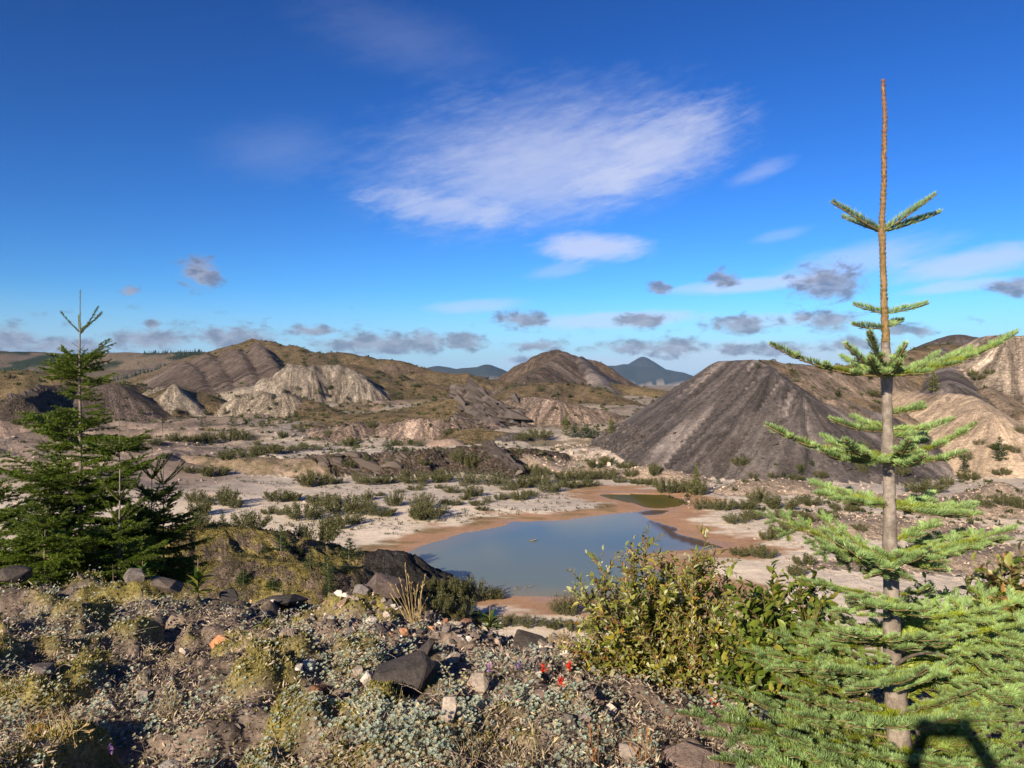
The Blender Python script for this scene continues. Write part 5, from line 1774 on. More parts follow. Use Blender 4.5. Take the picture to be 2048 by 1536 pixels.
plant_zone('shrub', 'on the brown flats', 'shrubs on the flats behind the sand', [
    (452, 920, 34, 22), (505, 914, 46, 18), (540, 906, 50, 18), (385, 885, 40, 16), (420, 884, 34, 20), (350, 882, 40, 16), (585, 902, 26, 12), (608, 898, 22, 14), (635, 900, 24, 10), (515, 890, 18, 10), (460, 882, 34, 26), (490, 880, 30, 18), (565, 875, 18, 14), (310, 890, 30, 14), (700, 892, 26, 20), (790, 890, 18, 12), (835, 893, 22, 14),
    (655, 872, 20, 14), (920, 925, 40, 26), (945, 935, 30, 26), (780, 930, 20, 14), (1075, 878, 60, 20), (1045, 880, 30, 14), (895, 870, 20, 12), (1170, 862, 18, 10), (745, 855, 22, 12), (735, 925, 24, 12), (850, 930, 22, 10), (700, 935, 24, 14)], 7, 60)
plant_zone('shrub', 'behind the tall left conifer', 'shrubs on the left hillside', [
    (70, 838, 40, 14), (40, 850, 30, 12), (270, 905, 24, 10), (120, 900, 30, 12), (100, 975, 40, 16), (55, 985, 40, 14), (380, 945, 30, 12), (400, 1030, 50, 30), (390, 1005, 40, 24), (395, 1056, 60, 28), (420, 1010, 26, 18)], 8, 24)
plant_zone('shrub', 'on the right hill', 'shrubs on the right hill', [
    (1945, 752, 20, 14), (1955, 760, 26, 12), (1980, 748, 20, 10), (1750, 792, 34, 12), (1728, 903, 26, 22), (1725, 945, 28, 24), (1930, 920, 28, 22), (1935, 960, 40, 18), (1800, 950, 34, 20), (1850, 985, 80, 26), (1895, 970, 26, 18), (1998, 900, 36, 14), (2040, 865, 24, 14), (2030, 905, 24, 14), (2005, 950, 30, 14), (1960, 890, 22, 12), (1480, 930, 34, 18), (1545, 955, 22, 10), (1590, 960, 30, 12), (1600, 940, 18, 14), (1505, 955, 26, 10), (1640, 955, 30, 14)], 9, 50)
plant_zone('conifer', 'on the far hills', 'small conifers on the far hills', [
    (412, 830, 14, 10), (355, 827, 20, 10), (283, 828, 12, 14), (450, 828, 14, 12), (548, 812, 14, 12), (537, 820, 16, 8), (578, 835, 12, 10), (570, 786, 14, 8), (637, 788, 16, 12), (440, 800, 18, 10), (595, 780, 12, 8), (695, 800, 10, 8), (1078, 784, 10, 14), (1115, 792, 10, 8), (1140, 795, 12, 7), (1160, 806, 8, 6), (835, 775, 14, 8), (660, 785, 18, 8), (1055, 758, 8, 6), (545, 798, 10, 8), (1135, 771, 10, 6), (1165, 770, 10, 6), (505, 800, 10, 8), (870, 800, 10, 7), (780, 815, 10, 8), (868, 822, 8, 8), (735, 812, 10, 6)], 10, 60)
plant_zone('conifer', 'behind the sand flat', 'small conifers on the flats', [
    (403, 855, 12, 16), (466, 852, 22, 20), (774, 900, 22, 22), (812, 904, 20, 10), (732, 920, 14, 16), (820, 890, 12, 10), (711, 904, 8, 6), (603, 864, 18, 18), (1088, 912, 12, 12), (1225, 860, 10, 14), (1130, 850, 18, 14), (712, 895, 12, 16), (860, 855, 8, 8), (950, 948, 10, 6), (690, 925, 10, 8), (560, 848, 10, 8), (790, 905, 10, 8)], 11, 60)
plant_zone('conifer', 'on the right hills', 'small conifers on the right hills', [
    (1517, 737, 10, 9), (1660, 748, 10, 10), (1677, 795, 20, 18), (1741, 760, 16, 12), (1624, 933, 12, 14), (1602, 950, 14, 18), (1567, 955, 12, 12), (1437, 968, 12, 12), (1512, 962, 14, 10), (1878, 672, 10, 8), (2000, 922, 34, 44), (1930, 945, 24, 30)], 12, 50)
plant_zone('yellow', 'at the foot of the dark scree hill by the small pool', 'yellow green trees', [(1392, 990, 26, 58)], 13)
plant_zone('yellow', 'on the pale slope right of the fir trunk', 'yellow green trees', [(1867, 785, 26, 44)], 14, 60)
plant_zone('yellow', 'in the hollow at the left foot of the scree hill', 'yellow green trees', [(1133, 872, 22, 40), (1222, 868, 18, 34)], 15, 90)
plant_zone('conifer', 'in the dark clump behind the reed flat', 'dark trees behind the reed flat', [(1150, 875, 34, 26), (1172, 876, 40, 24), (1195, 872, 20, 22), (1185, 878, 26, 20)], 16, 90)
plant_zone('conifer', 'on the mossy hummock', 'small conifers on the mossy hummock', [
    (445, 1052, 20, 28), (562, 1104, 34, 50), (698, 1120, 44, 40), (620, 1138, 30, 34), (658, 1190, 30, 44), (487, 1168, 40, 28), (545, 1180, 38, 22), (655, 1160, 34, 46), (735, 1190, 26, 16), (600, 1110, 20, 16), (530, 1105, 24, 14), (690, 1140, 22, 16)], 17, 22)


def scatter_scrub():
    """low scrub too small and many to count on the far slopes"""
    rng = np.random.default_rng(55)
    g = Geo()
    t = Geo()
    m = 16
    d = norm(rng.normal(0, .7, (m, 3)) + UP * .8)
    p = rng.normal(0, .22, (m, 3)) * np.array((1, 1, .4)) + np.array((0, 0, .12))
    t.blades(p, d, norm(np.cross(d, rng.normal(0, 1, (m, 3)))), .5, .22, (.038, .046, .018), (.085, .095, .036))
    tm = t.merged()
    N = 16000
    az = rng.uniform(-.64, .64, N)
    r = np.exp(rng.uniform(math.log(62), math.log(360), N))
    x, y = r * np.sin(az), r * np.cos(az)
    T = terrain(x, y)
    cn = np.array(CLSN)[T['cls']]
    dens = {'ochre': .6, 'scrub': .8, 'tan': .25, 'bankrock': .6, 'pinksand': .45, 'spur': .16, 'peak': .12, 'bank': .2, 'pinkcliff': .25, 'sand': .5, 'rock': .25, 'pale': .22, 'ash': .05, 'cone': .12, 'scree': .02}
    keep = rng.uniform(0, 1, N) < np.array([dens.get(c, 0.0) for c in cn])
    nz = fbm(x / 14, y / 14, 201, 3)
    keep &= nz + rng.normal(0, .06, N) > .46
    keep &= ~((T['owner'] == 0) & (y < 88) & (x < 12))
    keep &= T['owner'] != -1
    x, y, z, r, cn = x[keep], y[keep], T['h'][keep], r[keep], cn[keep]
    n = len(x)
    s = rng.uniform(.35, 1.0, n) ** 1.3 * np.clip(r / 150, .6, 1.5) * 1.1
    g.stamp(tm, rot_z(rng.uniform(0, 6.28, n)) * s[:, None, None], np.stack([x, y, z], 1), rng.uniform(.6, 1.4, (n, 1)) * np.array((1, 1, 1)))
    link('scrub', g.mesh('scrub'), M_WILLOW, None, kind='stuff', label='low scrub dotted over the far slopes')
    # conifer woods on the long far hills
    g = Geo()
    c_, t_ = cone_template(401, 4)
    V, T_, Q, C = c_.merged()
    sel = rng.choice(len(T_) // 2, 26, replace=False)
    q = Geo()
    k = 12
    a = np.linspace(0, 6.28, 7)[:-1]
    for (z0, z1, rr) in ((.0, .55, .22), (.3, .8, .16), (.6, 1.05, .09)):
        ring = np.stack([np.cos(a) * rr, np.sin(a) * rr, 0 * a + z0], 1)
        q.add(np.concatenate([ring, [(0, 0, z1)]]), [(i, (i + 1) % 6, 6) for i in range(6)], None, (.024, .036, .018))
    tm = q.merged()
    N = 6000
    az = rng.uniform(-.75, -.30, N)
    r = rng.uniform(480, 1000, N)
    x, y = r * np.sin(az), r * np.cos(az)
    TT = terrain(x, y)
    w = fbm(x / 60, y / 45, 87, 4)
    keep = (np.array(CLSN)[TT['cls']] == 'farhill') & (w + rng.normal(0, .03, N) > .53)
    x, y, z = x[keep], y[keep], TT['h'][keep]
    n = len(x)
    s = rng.uniform(1.8, 4.2, n)
    M = rot_z(rng.uniform(0, 6.28, n)) * s[:, None, None]
    g.stamp(tm, M, np.stack([x, y, z - .3], 1), rng.uniform(.7, 1.3, (n, 1)) * np.array((1, 1, 1)))
    link('far_wood', g.mesh('far_wood', False), M_DOUG, None, kind='stuff', label='dark conifer wood on the long far hills')


scatter_scrub()


# ------------------------------------------------------------------ rocks
def rock_mat():
    m, g, out = material('rock')
    at = g.new('ShaderNodeAttribute', attribute_name='Col')
    tc = g.new('ShaderNodeTexCoord')
    geo = g.new('ShaderNodeNewGeometry')
    n = g.noise(geo.outputs['Position'], 14, 8, 0.7)
    n2 = g.noise(geo.outputs['Position'], 70, 4, 0.6)
    f = g.m('ADD', 0.55, g.m('ADD', g.m('MULTIPLY', g.ss(n, .3, .7), .55), g.m('MULTIPLY', g.ss(n2, .35, .68), .4)))
    cc = g.new('ShaderNodeCombineColor')
    for i in range(3):
        g.put(cc.inputs[i], f)
    p = g.new('ShaderNodeBsdfPrincipled')
    g.put(p.inputs['Base Color'], g.mix(1.0, at.outputs['Color'], cc.outputs[0], 'MULTIPLY'))
    g.put(p.inputs['Roughness'], .85)
    g.put(p.inputs['Specular IOR Level'], .2)
    g.put(p.inputs['Normal'], bump(g, g.m('ADD', n, g.m('MULTIPLY', n2, .35)), .7, .02))
    g.l.new(p.outputs[0], out.inputs[0])
    return m


M_ROCK = rock_mat()


def rock_mesh(name, seed, size, col, npts=16, power=1.0, jag=0.0):
    rng = np.random.default_rng(seed)
    v = norm(rng.normal(0, 1, (npts, 3)))
    v = np.sign(v) * np.abs(v) ** power
    v = v * np.array(size) * rng.uniform(.8, 1.1, (npts, 1))
    bm = bmesh.new()
    for q in v:
        bm.verts.new(q)
    r = bmesh.ops.convex_hull(bm, input=bm.verts[:])
    bmesh.ops.delete(bm, geom=[e for e in r['geom_interior'] if isinstance(e, bmesh.types.BMVert)], context='VERTS')
    bmesh.ops.bevel(bm, geom=bm.edges[:], offset=min(size) * .05, segments=1, affect='EDGES')
    me = bpy.data.meshes.new(name)
    bm.to_mesh(me)
    bm.free()
    n = len(me.vertices)
    at = me.color_attributes.new('Col', 'FLOAT_COLOR', 'POINT')
    c = np.ones((n, 4), np.float32)
    c[:, :3] = np.array(col) * rng.uniform(.85, 1.15, (n, 1))
    at.data.foreach_set('color', c.ravel())
    me.materials.append(M_ROCK)
    return me


ROCKS = [  # centre px, base py, width px, height px, colour, label
    (800, 1404, 132, 108, (.050, .043, .040), 'big dark flat faced boulder with a moss tuft, in the middle of the knoll'),
    (770, 1226, 72, 44, (.105, .080, .072), 'brown rounded boulder behind the dry grass clump'),
    (1058, 1302, 84, 44, (.055, .047, .042), 'dark craggy boulder at the knoll edge below the broad leaved plant'),
    (443, 1284, 44, 30, (.38, .175, .085), 'bright orange stone half covered by moss'),
    (348, 1264, 44, 32, (.215, .165, .125), 'tan domed stone left of the orange one'),
    (271, 1195, 38, 24, (.14, .12, .108), 'grey brown boulder near the top edge of the moss'),
    (322, 1165, 70, 20, (.11, .088, .073), 'low brown outcropping rock under the dark conifers'),
    (573, 1335, 34, 38, (.26, .205, .160), 'pale pointed stone with a black shadow, left of the big boulder'),
    (702, 1302, 50, 22, (.22, .18, .15), 'flat tan slab just above the big dark boulder'),
    (852, 1330, 46, 34, (.05, .042, .04), 'small dark stone touching the right side of the big boulder'),
    (958, 1395, 34, 36, (.34, .28, .225), 'pale angular stone with a grey shaded top, right of the big boulder'),
    (908, 1330, 30, 20, (.30, .25, .20), 'tan stone in the rubble above the pale angular one'),
    (973, 1319, 18, 22, (.24, .21, .18), 'grey upright chip in the rubble below the broad leaved plant'),
    (897, 1500, 32, 44, (.31, .26, .215), 'pale long stone standing upright near the bottom edge'),
    (868, 1490, 30, 28, (.20, .165, .14), 'grey brown stone beside the pale upright one'),
    (1013, 1420, 24, 26, (.25, .22, .195), 'grey stone with a flat top amid silver leaves'),
    (1085, 1430, 28, 34, (.15, .10, .085), 'reddish brown stone in the silver leaves right of the grey one'),
    (1075, 1412, 22, 14, (.42, .37, .31), 'small white stone on top of the reddish brown one'),
    (1218, 1440, 26, 26, (.46, .39, .32), 'white angular stone near the bare stems, right foreground'),
    (1198, 1442, 24, 22, (.27, .17, .115), 'rusty stone just left of the white angular one'),
    (1175, 1432, 34, 24, (.28, .21, .16), 'tan lumpy stone left of the rusty one'),
    (1258, 1496, 44, 30, (.24, .20, .175), 'grey slab tilted in the ground near the lower right'),
    (1140, 1490, 22, 40, (.11, .095, .085), 'dark upright stone between silver leaf clumps at the bottom'),
    (1205, 1420, 22, 16, (.30, .20, .14), 'brown flat stone above the white angular one'),
    (1332, 1452, 22, 16, (.38, .19, .09), 'small orange stone at the left tip of the lowest fir branch'),
    (1390, 1545, 125, 46, (.20, .148, .122), 'long flat pinkish brown slab under the lowest fir branch'),
    (85, 1418, 40, 40, (.10, .08, .072), 'dark stone sunk in moss near the lower left corner'),
    (340, 1520, 44, 36, (.26, .235, .21), 'pale grey stone at the bottom between moss and dry litter'),
    (285, 1412, 26, 30, (.22, .19, .17), 'grey chip leaning in the moss, lower left'),
    (20, 1158, 60, 28, (.06, .05, .045), 'dark boulder at the left edge below the conifers'),
    (455, 1180, 40, 26, (.05, .045, .042), 'dark stone at the knoll rim above the gravel'),
    (560, 1216, 90, 22, (.045, .040, .038), 'long dark slab lying at the left end of the gravel'),
    (720, 1224, 36, 18, (.17, .15, .14), 'grey block in the gravel left of the brown boulder'),
    (930, 1252, 28, 16, (.40, .20, .11), 'orange stone on the gravel crest beneath the shrubs'),
    (888, 1266, 18, 14, (.40, .19, .10), 'orange red stone in the dark gravel right of the dry grass'),
    (806, 1275, 20, 16, (.36, .19, .11), 'rusty stone below the dry grass clump'),
    (630, 1320, 20, 14, (.30, .25, .21), 'tan pebble stone between silver leaves left of the boulder'),
    (690, 1232, 16, 12, (.55, .48, .40), 'white stone among the gravel near the brown boulder'),
    (677, 1204, 18, 12, (.60, .53, .45), 'white rounded stone on the crest of the gravel'),
    (595, 1200, 20, 12, (.52, .46, .40), 'pale stone at the left crest of the gravel'),
    (500, 1197, 10, 9, (.50, .33, .20), 'small peach coloured stone at the gravel rim'),
    (745, 1290, 26, 18, (.12, .10, .09), 'dark wedge stone behind the tan slab'),
    (985, 1312, 16, 12, (.50, .44, .38), 'white chip below the broad leaved plant'),
    (1030, 1342, 26, 14, (.38, .30, .24), 'peach stone beside the purple flowers'),
    (935, 1345, 26, 22, (.22, .19, .17), 'grey block in the rubble right of the big boulder'),
    (1100, 1322, 22, 12, (.32, .28, .25), 'pale grey stone in front of the dark craggy boulder'),
    (735, 1388, 30, 24, (.45, .39, .33), 'pale stone leaning against the lower left of the big boulder'),
    (742, 1408, 24, 22, (.33, .30, .26), 'grey stone under the moss tuft of the big boulder'),
    (615, 1368, 30, 22, (.50, .44, .38), 'whitish lump in the litter left of the big boulder'),
    (640, 1395, 44, 20, (.13, .065, .035), 'dark rust stone in shadow left of the big boulder'),
    (716, 1372, 24, 16, (.30, .25, .20), 'tan flake beside the big boulder')]


ROCK_AT = []


def clear_of_rocks(x, y):
    ok = np.ones(len(x), bool)
    for (rx, ry, W) in ROCK_AT:
        ok &= ((x - rx) / (W * 1.05)) ** 2 + ((y - ry + W * .55) / (W * 1.5)) ** 2 > 1
    return ok


def build_rocks():
    hits = knoll_hits([(r[0], r[1] - 0.15 * r[3]) for r in ROCKS])
    for i, ((px, py, w, h, col, lab), p) in enumerate(zip(ROCKS, hits)):
        k = p[1] / FPX
        W, H = w * k * .60, h * k * .70
        if w > 130:
            H *= .78
        cat = 'boulder' if w > 60 else 'rock'
        me = rock_mesh('boulder' if w > 60 else 'rock', 500 + i, (W, W * .8, H), tuple(np.array(col) * 1.0), 14 if w < 60 else 20, .8)
        o = link('boulder' if w > 60 else 'rock', me, None, None, label=lab, category=cat)
        o.location = (p[0], p[1] + W * .2, p[2] + H * .42)
        r = random.Random(i)
        o.rotation_euler = (r.uniform(-.25, .25), r.uniform(-.25, .25), r.uniform(-.5, .5))
        ROCK_AT.append((p[0], p[1] + W * .2, W))
        if i == 0:
            rg = np.random.default_rng(4)
            m_ = 420
            v_ = norm(np.stack([rg.normal(0, 1, m_), rg.normal(0, 1, m_), np.abs(rg.normal(0, 1, m_))], 1))
            gm = Geo()
            gm.blades(v_ * np.array((.055, .05, .035)), norm(v_ + rg.normal(0, .4, (m_, 3))), norm(np.cross(v_, rg.normal(0, 1, (m_, 3)))), .022, .008, (.14, .12, .02), np.array((.42, .37, .09)) * rg.uniform(.6, 1.2, (m_, 1)))
            mt = link('moss_tuft', gm.mesh('moss_tuft'), M_WILLOW, o)
            mt.location = (-W * .12, -W * .72, H * .12)


build_rocks()


def lump_template(seed, n=9):
    me = rock_mesh('tmp', seed, (1, .85, .7), (1, 1, 1), n, .85)
    V = np.zeros(len(me.vertices) * 3)
    me.vertices.foreach_get('co', V)
    V = V.reshape(-1, 3)
    me.calc_loop_triangles()
    T = np.zeros(len(me.loop_triangles) * 3, int)
    me.loop_triangles.foreach_get('vertices', T)
    bpy.data.meshes.remove(me)
    return V, T.reshape(-1, 3), np.zeros((0, 4), int), np.ones((len(V), 3))


def plain_lump(seed, n=10):
    rng = np.random.default_rng(seed)
    v = norm(rng.normal(0, 1, (n, 3))) * rng.uniform(.8, 1.1, (n, 1)) * np.array((1, .85, .7))
    bm = bmesh.new()
    for q in v:
        bm.verts.new(q)
    r = bmesh.ops.convex_hull(bm, input=bm.verts[:])
    bmesh.ops.delete(bm, geom=[e for e in r['geom_interior'] if isinstance(e, bmesh.types.BMVert)], context='VERTS')
    bmesh.ops.triangulate(bm, faces=bm.faces[:])
    bm.verts.index_update()
    V = np.array([q.co[:] for q in bm.verts])
    T = np.array([[q.index for q in f.verts] for f in bm.faces])
    bm.free()
    return V, T, np.zeros((0, 4), int), np.ones((len(V), 3))


LUMPS = [plain_lump(700 + i) for i in range(5)]
STONE_COLS = np.array([(.46, .40, .34), (.33, .27, .22), (.22, .19, .17), (.12, .105, .10), (.08, .07, .065), (.36, .24, .17), (.40, .20, .11), (.28, .22, .18), (.18, .14, .12), (.50, .46, .42)])


def scatter_lumps(name, xyz, size, cols, rng, label, flat=(.75, 1.0)):
    g = Geo()
    n = len(xyz)
    which = rng.integers(0, 5, n)
    M = frames(norm(np.stack([rng.normal(0, .5, n), rng.normal(0, .5, n), np.ones(n)], 1)), rng.uniform(0, 6.28, n)) * size[:, None, None]
    for i in range(5):
        s = which == i
        if s.any():
            g.stamp(LUMPS[i], M[s], xyz[s], cols[s])
    link(name, g.mesh(name, False), M_ROCK, None, kind='stuff', label=label)


def build_gravel():
    rng = np.random.default_rng(91)
    # gravel crest and bare patches of the knoll
    N = 15000
    pts = np.stack([rng.uniform(-3.8, 2.2, N), rng.uniform(2.6, 7.2, N)], 1)
    px = CX + pts[:, 0] / pts[:, 1] * FPX
    sk = poly_sd(KNOLL, pts[:, 0], pts[:, 1])
    crest = sstep(px, 480, 640) * (1 - sstep(px, 1180, 1280)) * sstep(sk, -1.15, -.45) * (1 - sstep(sk, .35, .7))
    bare = .035 + .16 * sstep(fbm(pts[:, 0] / .4, pts[:, 1] / .4, 211, 3), .56, .7) * sstep(px, 500, 800)
    keep = rng.uniform(0, 1, N) < np.maximum(crest * .95, bare)
    pts = pts[keep]
    n = len(pts)
    cr = crest[keep]
    z = ground_z(pts[:, 0], pts[:, 1])
    size = np.exp(rng.normal(math.log(.0125), .5, n)) * (1 + .35 * cr)
    size = np.clip(size, .005, .050)
    cols = STONE_COLS[rng.choice(10, n, p=[.10, .15, .15, .15, .12, .065, .02, .12, .11, .015])] * rng.uniform(.7, 1.2, (n, 1))
    scatter_lumps('gravel', np.stack([pts[:, 0], pts[:, 1], z + size * .3], 1), size, cols, rng, 'mixed gravel along the crest of the knoll')
    # rubble at the foot of the scree hill and pebbles on the pale mounds
    N = 60000
    az = rng.uniform(-.62, .62, N)
    r = np.exp(rng.uniform(math.log(40), math.log(150), N))
    x, y = r * np.sin(az), r * np.cos(az)
    T = terrain(x, y)
    cn = np.array(CLSN)[T['cls']]
    nm = np.array(T['names'] + ['knoll'])[T['owner']]
    low = T['h'] < -5.5
    pr = np.where((nm == 'scree_hill') & low, .07, 0)
    pxv = CX + x / y * FPX
    pr = np.where((nm == 'scree_hill') & low & (pxv < 1290), .8, pr)
    pr = np.where((nm == 'scree_hill') & ~low, .012, pr)
    pr = np.where((nm == 'ground') & (np.hypot(x - 10, y - 99) < 9), .35, pr)
    pr = np.where(cn == 'pale', .5, pr)
    pr = np.where(np.isin(cn, ['rock', 'bankrock', 'pinkcliff', 'blackscree']), .35, pr)
    pr = np.where((nm == 'ground') & (x > 14) & (y < 85), .04, pr)
    pr = np.where((nm == 'ground') & (x < -16) & (y > 62) & (y < 130), .03, pr)
    keep = rng.uniform(0, 1, N) < pr
    x, y, cn, nm = x[keep], y[keep], cn[keep], nm[keep]
    z = T['h'][keep]
    n = len(x)
    size = np.exp(rng.normal(math.log(.14), .45, n)) * np.where(cn == 'pale', .62, 1) * np.where(nm == 'scree_hill', 1.15, 1) * np.clip(np.hypot(x, y) / 85, .5, 1.6)
    size = np.clip(size, .05, .65)
    base = np.array([{'pale': (.42, .33, .25), 'sand': (.34, .27, .22), 'blackscree': (.05, .045, .043), 'scree': (.085, .072, .066), 'tan': (.12, .09, .07)}.get(c, (.105, .086, .074)) for c in cn])
    cols = base * rng.uniform(.55, 1.35, (n, 1))
    scatter_lumps('rubble', np.stack([x, y, z + size * .2], 1), size, cols, rng, 'loose stones strewn over the slopes and banks')


build_gravel()


def outcrop(label, line, n, size, tilt, seed, col=(.070, .058, .053)):
    """ridge of leaning rock blocks along a line of photo points (px, py, depth)"""
    rng = np.random.default_rng(seed)
    pts, L = resample([P(*q) for q in line], 60)
    org = pts[30]
    root = empty('rock_outcrop', org, label=label, category='rock outcrop', group='dark rock outcrops')
    meshes = []
    for i in range(6):
        meshes.append(rock_mesh('rock', seed * 10 + i, (1, .7, .55), tuple(np.array(col) * rng.uniform(.75, 1.3)), 12, .75))
    sp = (pts[-1] - pts[0]) / L
    for i in range(n):
        k = rng.integers(0, 60)
        s = size * math.exp(rng.normal(0, .35))
        p = pts[k] + rng.normal(0, 1, 3) * np.array((1, 1, .0)) * size * 1.3
        p[2] = max(float(terrain(p[0:1], p[1:2])['h'][0]), pts[k][2] - size * 2.5) + s * .25
        o = bpy.data.objects.new('rock', meshes[i % 6])
        COL.objects.link(o)
        o.parent = root
        o.location = Vector(p) - Vector(org)
        o.scale = (s * rng.uniform(1.0, 1.9), s, s * rng.uniform(.7, 1.1))
        o.rotation_euler = (rng.normal(0, .2), tilt + rng.normal(0, .18), rng.normal(0, .25))


outcrop('long tilted ridge of dark jagged rock in the middle distance', [(922, 786, 149), (945, 790, 146), (975, 806, 142), (1000, 826, 137), (1020, 842, 133)], 90, 1.15, .62, 61)
outcrop('dark jagged rocks below the tilted ridge, above the pink cliff', [(905, 838, 135), (935, 822, 136), (955, 820, 136), (972, 834, 133), (985, 845, 131)], 60, .85, .5, 62)
outcrop('dark broken rock ridge at the right end of the low bank', [(975, 894, 89), (990, 900, 87.5), (1006, 912, 86), (1022, 928, 84), (1036, 940, 82)], 110, .34, .7, 63)
outcrop('dark rocks on the face of the low bank left of its middle', [(648, 935, 84), (690, 930, 84), (740, 935, 84), (800, 930, 84.5)], 50, .45, .3, 64, (.085, .068, .058))
outcrop('dark rocks on the hillside at the left edge', [(22, 805, 134), (45, 790, 139), (70, 782, 144), (100, 790, 148)], 40, .42, .6, 65)


# ------------------------------------------------------------------ ground cover of the knoll
def knoll_points(N, rng, x0=-4.6, x1=2.4, y0=2.2, y1=7.6):
    # even over the picture: more points close by
    u = rng.uniform(-.72, .55, N)
    y = 1 / rng.uniform(1 / y1, 1 / y0, N)
    x = u * y
    return x, y


def build_cover():
    rng = np.random.default_rng(121)
    # silver leaved ground plants: rosettes of leaflets
    rt = Geo()
    for k in range(7):
        a = k * 2 * math.pi / 7
        d = np.array([[math.cos(a) * .8, math.sin(a) * .8, .55]])
        rt.blades(np.zeros((1, 3)), norm(d), np.array([[-math.sin(a), math.cos(a), 0]]), 1.0, .42, (.20, .225, .165), (.47, .51, .43), np.array([[0, 0, -.12]]), .6)
    rtm = rt.merged()
    x, y = knoll_points(100000, rng)
    px = CX + x / y * FPX
    sk = poly_sd(KNOLL, x, y)
    den = .12 + .88 * sstep(fbm(x / .42, y / .42, 221, 3), .42, .58)
    pref = .42 + .58 * sstep(px, 450, 760)
    top = 1 - .55 * sstep(sk, -1.0, -.3) * sstep(px, 520, 650)
    keep = (rng.uniform(0, 1, len(x)) < den * pref * top) & (sk < .25) & clear_of_rocks(x, y)
    x, y = x[keep], y[keep]
    n = len(x)
    z = ground_z(x, y)
    hgt = rng.uniform(.15, 1.0, n) * .105 * sstep(fbm(x / .17, y / .17, 223, 2), .40, .72)
    nrm = norm(np.stack([rng.normal(0, .4, n), rng.normal(0, .4, n), np.ones(n)], 1) + np.array(TO_SUN) * .8)
    s = rng.uniform(.006, .0145, n)
    tone = rng.uniform(.6, 1.2, (n, 1)) * np.where(rng.uniform(0, 1, (n, 1)) < .30, np.array([[1.25, 1.0, .82]]), np.array([[.92, 1.0, 1.0]]))
    g = Geo()
    g.stamp(rtm, frames(nrm, rng.uniform(0, 6.28, n)) * s[:, None, None], np.stack([x, y, z + .008 + hgt], 1), tone)
    link('silver_leaf_cover', g.mesh('silver_leaf_cover'), M_WILLOW, None, kind='stuff', label='silvery blue green leaf rosettes covering the knoll')
    # moss fuzz on the cushions
    x, y = knoll_points(330000, rng)
    dz, cu, _ = knoll_detail(x, y)
    sk = poly_sd(KNOLL, x, y)
    k1 = fbm(x / 0.5, y / 0.5, 101, 4)
    w = np.maximum(cu, .12) * sstep(-x + (k1 - .5) * 3, -.9, .6)
    keep = (rng.uniform(0, 1, len(x)) < w) & (sk < .5)
    x, y = x[keep], y[keep]
    n = len(x)
    z = ground_z(x, y)
    d = norm(np.stack([rng.normal(0, .6, n), rng.normal(0, .6, n), np.ones(n)], 1))
    sd = norm(np.cross(d, rng.normal(0, 1, (n, 3))))
    tone = rng.uniform(.55, 1.3, (n, 1))
    hue = vnoise(x / .25, y / .25, 231)[:, None]
    c0 = (np.array((.12, .10, .024)) * (1 - hue) + np.array((.08, .08, .015)) * hue) * tone
    c1 = (np.array((.43, .36, .135)) * (1 - hue) + np.array((.32, .305, .060)) * hue) * tone
    g = Geo()
    g.blades(np.stack([x, y, z - .003], 1), d, sd, rng.uniform(.010, .024, n), rng.uniform(.005, .010, n), c0, c1)
    link('moss', g.mesh('moss'), M_WILLOW, None, kind='stuff', label='yellow green moss cushions over the left of the knoll')
    # brown dead litter: crinkled bits and thin stalks lying about
    x, y = knoll_points(165000, rng)
    sk = poly_sd(KNOLL, x, y)
    px = CX + x / y * FPX
    w = sstep(fbm(x / .5, y / .5, 241, 3), .36, .6) * .8 + .12
    w = w * (1 - .5 * sstep(sk, -1.0, -.3) * sstep(px, 520, 650))
    keep = (rng.uniform(0, 1, len(x)) < w) & (sk < .4) & clear_of_rocks(x, y)
    x, y = x[keep], y[keep]
    n = len(x)
    z = ground_z(x, y)
    d = norm(np.stack([rng.normal(0, 1, n), rng.normal(0, 1, n), np.abs(rng.normal(.45, .45, n))], 1))
    sd = norm(np.cross(d, rng.normal(0, 1, (n, 3))))
    pal = np.array([(.36, .285, .23), (.27, .21, .17), (.44, .35, .27), (.17, .13, .105), (.32, .24, .18), (.50, .41, .29)])
    c = pal[rng.integers(0, 6, n)] * rng.uniform(.7, 1.45, (n, 1))
    g = Geo()
    g.blades(np.stack([x, y, z + rng.uniform(0, 1, n) * (.012 + .06 * sstep(fbm(x / .15, y / .15, 243, 2), .45, .75))], 1), d, sd, rng.uniform(.014, .042, n), rng.uniform(.003, .010, n), c * .8, c, rng.normal(0, .25, (n, 3)))
    # long thin stalks
    x, y = knoll_points(1100, rng)
    sk = poly_sd(KNOLL, x, y)
    keep = sk < .2
    x, y = x[keep], y[keep]
    z = ground_z(x, y)
    for i in range(len(x)):
        a = rng.uniform(0, 6.28)
        e = abs(rng.normal(.35, .35))
        L = rng.uniform(.05, .19)
        dv = np.array((math.cos(a) * math.cos(e), math.sin(a) * math.cos(e), math.sin(e)))
        b = np.array((x[i], y[i], z[i] + .01))
        pts = curve(b, b + dv * L, -rng.uniform(.0, .25) * L, 5)
        cc = pal[rng.integers(0, 6)] * rng.uniform(.7, 1.2)
        g.tube(pts, np.linspace(.0016, .0008, 5), 3, cc, False)
    link('dry_litter', g.mesh('dry_litter'), M_DRY, None, kind='stuff', label='brown dead leaves and stalks littering the knoll')
    # mossy clods and dry tufts on the hummock below and the slope of the knoll
    N = 26000
    u = rng.uniform(-.66, .02, N)
    yy = np.exp(rng.uniform(math.log(6.5), math.log(40), N))
    x, y = u * yy, yy
    T = terrain(x, y)
    cn = np.array(CLSN)[T['cls']]
